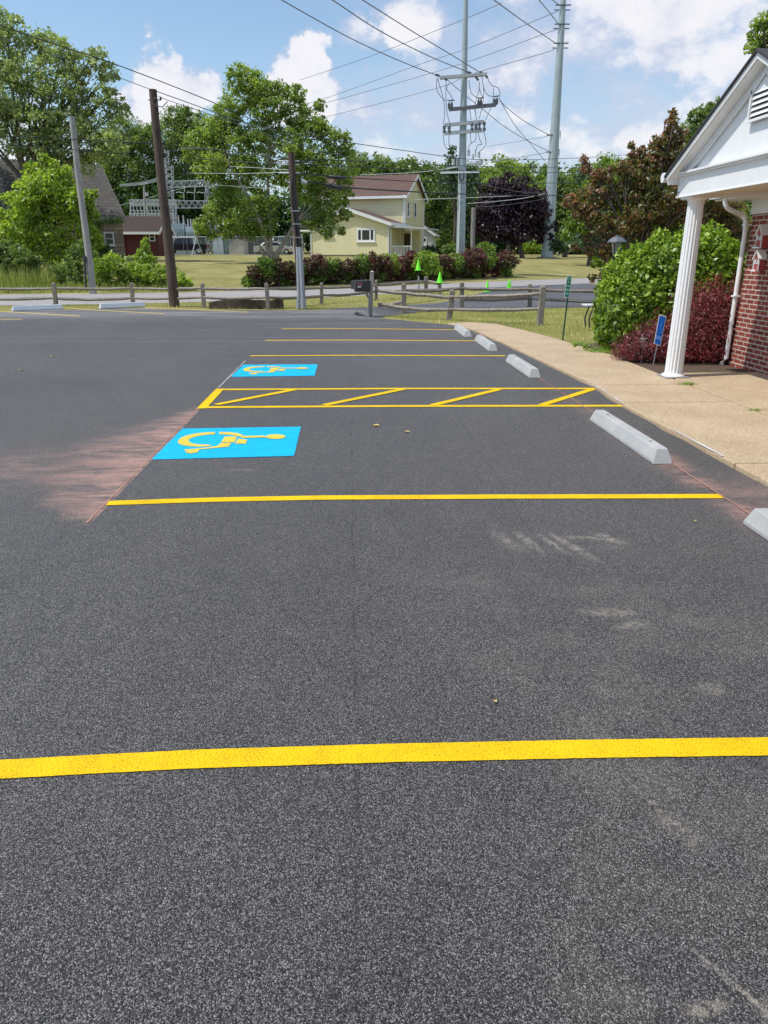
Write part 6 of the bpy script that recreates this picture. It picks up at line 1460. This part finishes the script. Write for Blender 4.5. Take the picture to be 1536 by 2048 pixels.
bush('garden_shrub', 'large clipped bright green shrub beside the porch column', G(1310, 13.2), 13.2,
     [(1235, 560, 34), (1222, 600, 32), (1222, 640, 28), (1250, 525, 26), (1285, 510, 34), (1320, 495, 34), (1360, 490, 32), (1400, 490, 32), (1432, 510, 30), (1448, 545, 26), (1450, 578, 22), (1270, 570, 50), (1330, 560, 60), (1395, 560, 50), (1255, 640, 44), (1310, 640, 50), (1230, 672, 22), (1370, 620, 50)], 'leaf_laurel', .092, lai=1.6, sub=.22, spread=.36, up=.55)
dome(bpy.data.objects['garden_shrub'], 'foliage', 13.2, [(1390, 572, 88, 112), (1330, 590, 100, 112), (1275, 612, 84, 108), (1245, 640, 55, 70), (1425, 570, 55, 85)], 36000, .078, 'leaf_laurel', .30, aspect=.56, droop=.35, lump=.13, shoots=260)
bush('lace_maple', 'dark red lace leaf maple mounded around the porch column', G(1370, 11.8), 11.8,
     [(1262, 700, 24), (1250, 712, 16), (1290, 692, 28), (1320, 670, 28), (1350, 650, 26), (1385, 620, 30), (1412, 605, 28), (1440, 612, 28), (1470, 628, 26), (1492, 655, 22), (1300, 722, 18), (1330, 718, 26), (1370, 680, 40), (1420, 665, 44), (1460, 680, 36), (1410, 715, 34), (1450, 725, 22), (1345, 735, 14), (1490, 700, 22), (1278, 728, 12)],
     'leaf_japan', .075, lai=.8, aspect=.22, up=.2, droop=1.2, sub=.25)
dome(bpy.data.objects['lace_maple'], 'foliage', 11.85, [(1290, 694, 60, 34), (1330, 684, 66, 52), (1400, 664, 66, 92), (1450, 668, 62, 98), (1482, 690, 46, 66), (1486, 640, 46, 64), (1500, 680, 40, 70), (1258, 708, 34, 22), (1360, 700, 60, 40), (1425, 712, 50, 34)], 42000, .058, 'leaf_japan', .6, aspect=.19, droop=.8, lump=.32, shoots=420)
# hedge along the road
hp = []
N_ = 25
for i in range(N_):
    x = 505+i*(1012-505)/(N_-1); yb_ = 578+(556-578)*i/(N_-1); g_ = tgnd(x, yb_-1.5); hp.append((x, yb_, g_.dot(FW)))
hd = thing('hedge', 'long reddish green barberry hedge along the far side of the road', 'hedge', tgnd(760, 567))
for par, mat_ in ((0, 'leaf_barberry'), (1, 'leaf_hedgegreen')):
    bl_ = []
    for i, (x, yb_, d) in enumerate(hp):
        hgt = 55+6*math.sin(i*1.3)-(8 if i == 0 else 0)
        for k, (dy, rr, jx) in enumerate(((.30, .34, -4), (.68, .36, 5))):
            if (1 if (i*2+k) % 3 == 0 else 0) == par:
                p = at(x+jx, yb_-hgt*dy, d+.7); bl_.append((p.x, p.y, p.z, hgt*rr/1539*d*1.05, .95))
    L_, sb3 = crown(bl_, .12, 6.5, .26, .45); L_ = L_[L_[:, 2] > tz(L_[:, 0], L_[:, 1])]
    leaf_object('foliage', L_, .12*(.6+.8*RNG.random(len(L_))), mat_, hd, aspect=.6)
m = MB()
for (x, yb_, d) in hp:
    g_ = G(x, d+.7)
    for k in range(3): q = g_+V(random.uniform(-.3, .3), random.uniform(-.3, .3), 0); m.cyl(q-Z*.05, q+V(random.uniform(-.2, .2), 0, .8), .02, .01, 5)
m.build('stems', 'bark', hd)
d_ = tgnd(852, 566).dot(FW); bush('green_shrub', 'bright green shrub standing out of the reddish hedge behind the cones', G(852, d_), d_, [(845, 515, 15), (865, 522, 16), (835, 530, 12), (855, 538, 16), (875, 540, 12)], 'leaf_bright', .14)
d_ = tgnd(760, 560).dot(FW)+6; bush('green_shrub', 'low green shrub behind the hedge below the house porch', G(765, d_), d_, [(755, 517, 9), (772, 514, 10), (788, 516, 10), (740, 521, 6)], 'leaf_bright', .14)
for i, (x, y, r, D, lb) in enumerate(((968, 496, 14, 70, 'rounded light green bush at the foot of the small wooden pole'), (905, 497, 14, 74, 'light green bush between the garage and the left monopole'), (1064, 492, 14, 92, 'sunlit bush seen under the purple tree'), (1118, 490, 16, 84, 'dark green bush beside the foot of the right monopole'), (860, 497, 9, 84, 'small dark bush at the corner of the garage'))):
    bush('round_bush', lb, G(x, D), D, [(x, y, r), (x-r, y+3, r*.8), (x+r, y+3, r*.8)], ('leaf_hedgegreen', 'leaf_wood', 'leaf_bright', 'leaf_dark', 'leaf_dark')[i], .22)
# far woods: one mass
def wood_band(name, label, D0, xs_, top, mat, leaf, lai=3.2, rmin=34, rmax=52, low=500):
    bl_ = []
    for x in xs_:
        ty = top(x)+random.uniform(-10, 10); y = ty+20; D = D0+random.uniform(-6, 6)
        while y < low+10:
            r = random.uniform(rmin, rmax)*(110/D0)**0; p = at(x+random.uniform(-14, 14), y, D+random.uniform(-3, 3)); bl_.append((p.x, p.y, p.z, r/1539*D, .85)); y += r*.95
    L_, _ = crown(bl_, leaf, lai, .26, .45); L_ = L_[L_[:, 2] > tz(L_[:, 0], L_[:, 1])]
    o = leaf_object(name, L_, leaf*(.6+.8*RNG.random(len(L_))), mat, loc=(0, D0, 0), aspect=.6); return tag(o, label, 'trees', None, 'stuff')
wood_band('woods', 'dark wood standing behind the substation and the houses', 128, range(-420, 2000, 38), lambda x: 395+18*math.sin(x*.013)-(30 if x < 240 else 0), 'leaf_dark', .62, 2.8)
wood_band('woods', 'lighter wooded band rising behind the yellow house and the monopoles', 142, range(640, 1500, 40), lambda x: 345+12*math.sin(x*.03), 'leaf_wood', .62, 2.6, low=440)
# fallen yellow leaves on the asphalt
for (x, y, s, lb) in ((751, 851, .05, 'single yellow leaf on the asphalt before the hatched aisle'), (814, 864, .035, 'smaller fallen yellow leaf just right of the other'), (990, 1404, .011, 'curled yellow leaf on the asphalt behind the nearest line'), (42, 741, .05, 'pale leaf scrap on the far asphalt at left'), (104, 713, .05, 'pale bit of litter on the far asphalt at left'), (1390, 1043, .014, 'tiny pale leaf scrap near the nearest wheel stop')):
    g_ = gnd(x, y, .006); m = MB(); a = random.uniform(0, 3)
    pp = [g_+V(math.cos(a+w)*s*(1 if k % 2 == 0 else .45), math.sin(a+w)*s*(1 if k % 2 == 0 else .45), .004+random.random()*.01) for k, w in enumerate(np.linspace(0, 2*math.pi, 9)[:-1])]
    m.add([g_]+pp, [(0, i+1, (i+1) % 8+1) for i in range(8)]); tag(m.build('fallen_leaf', 'leaf_litter', loc=g_), lb, 'leaf')
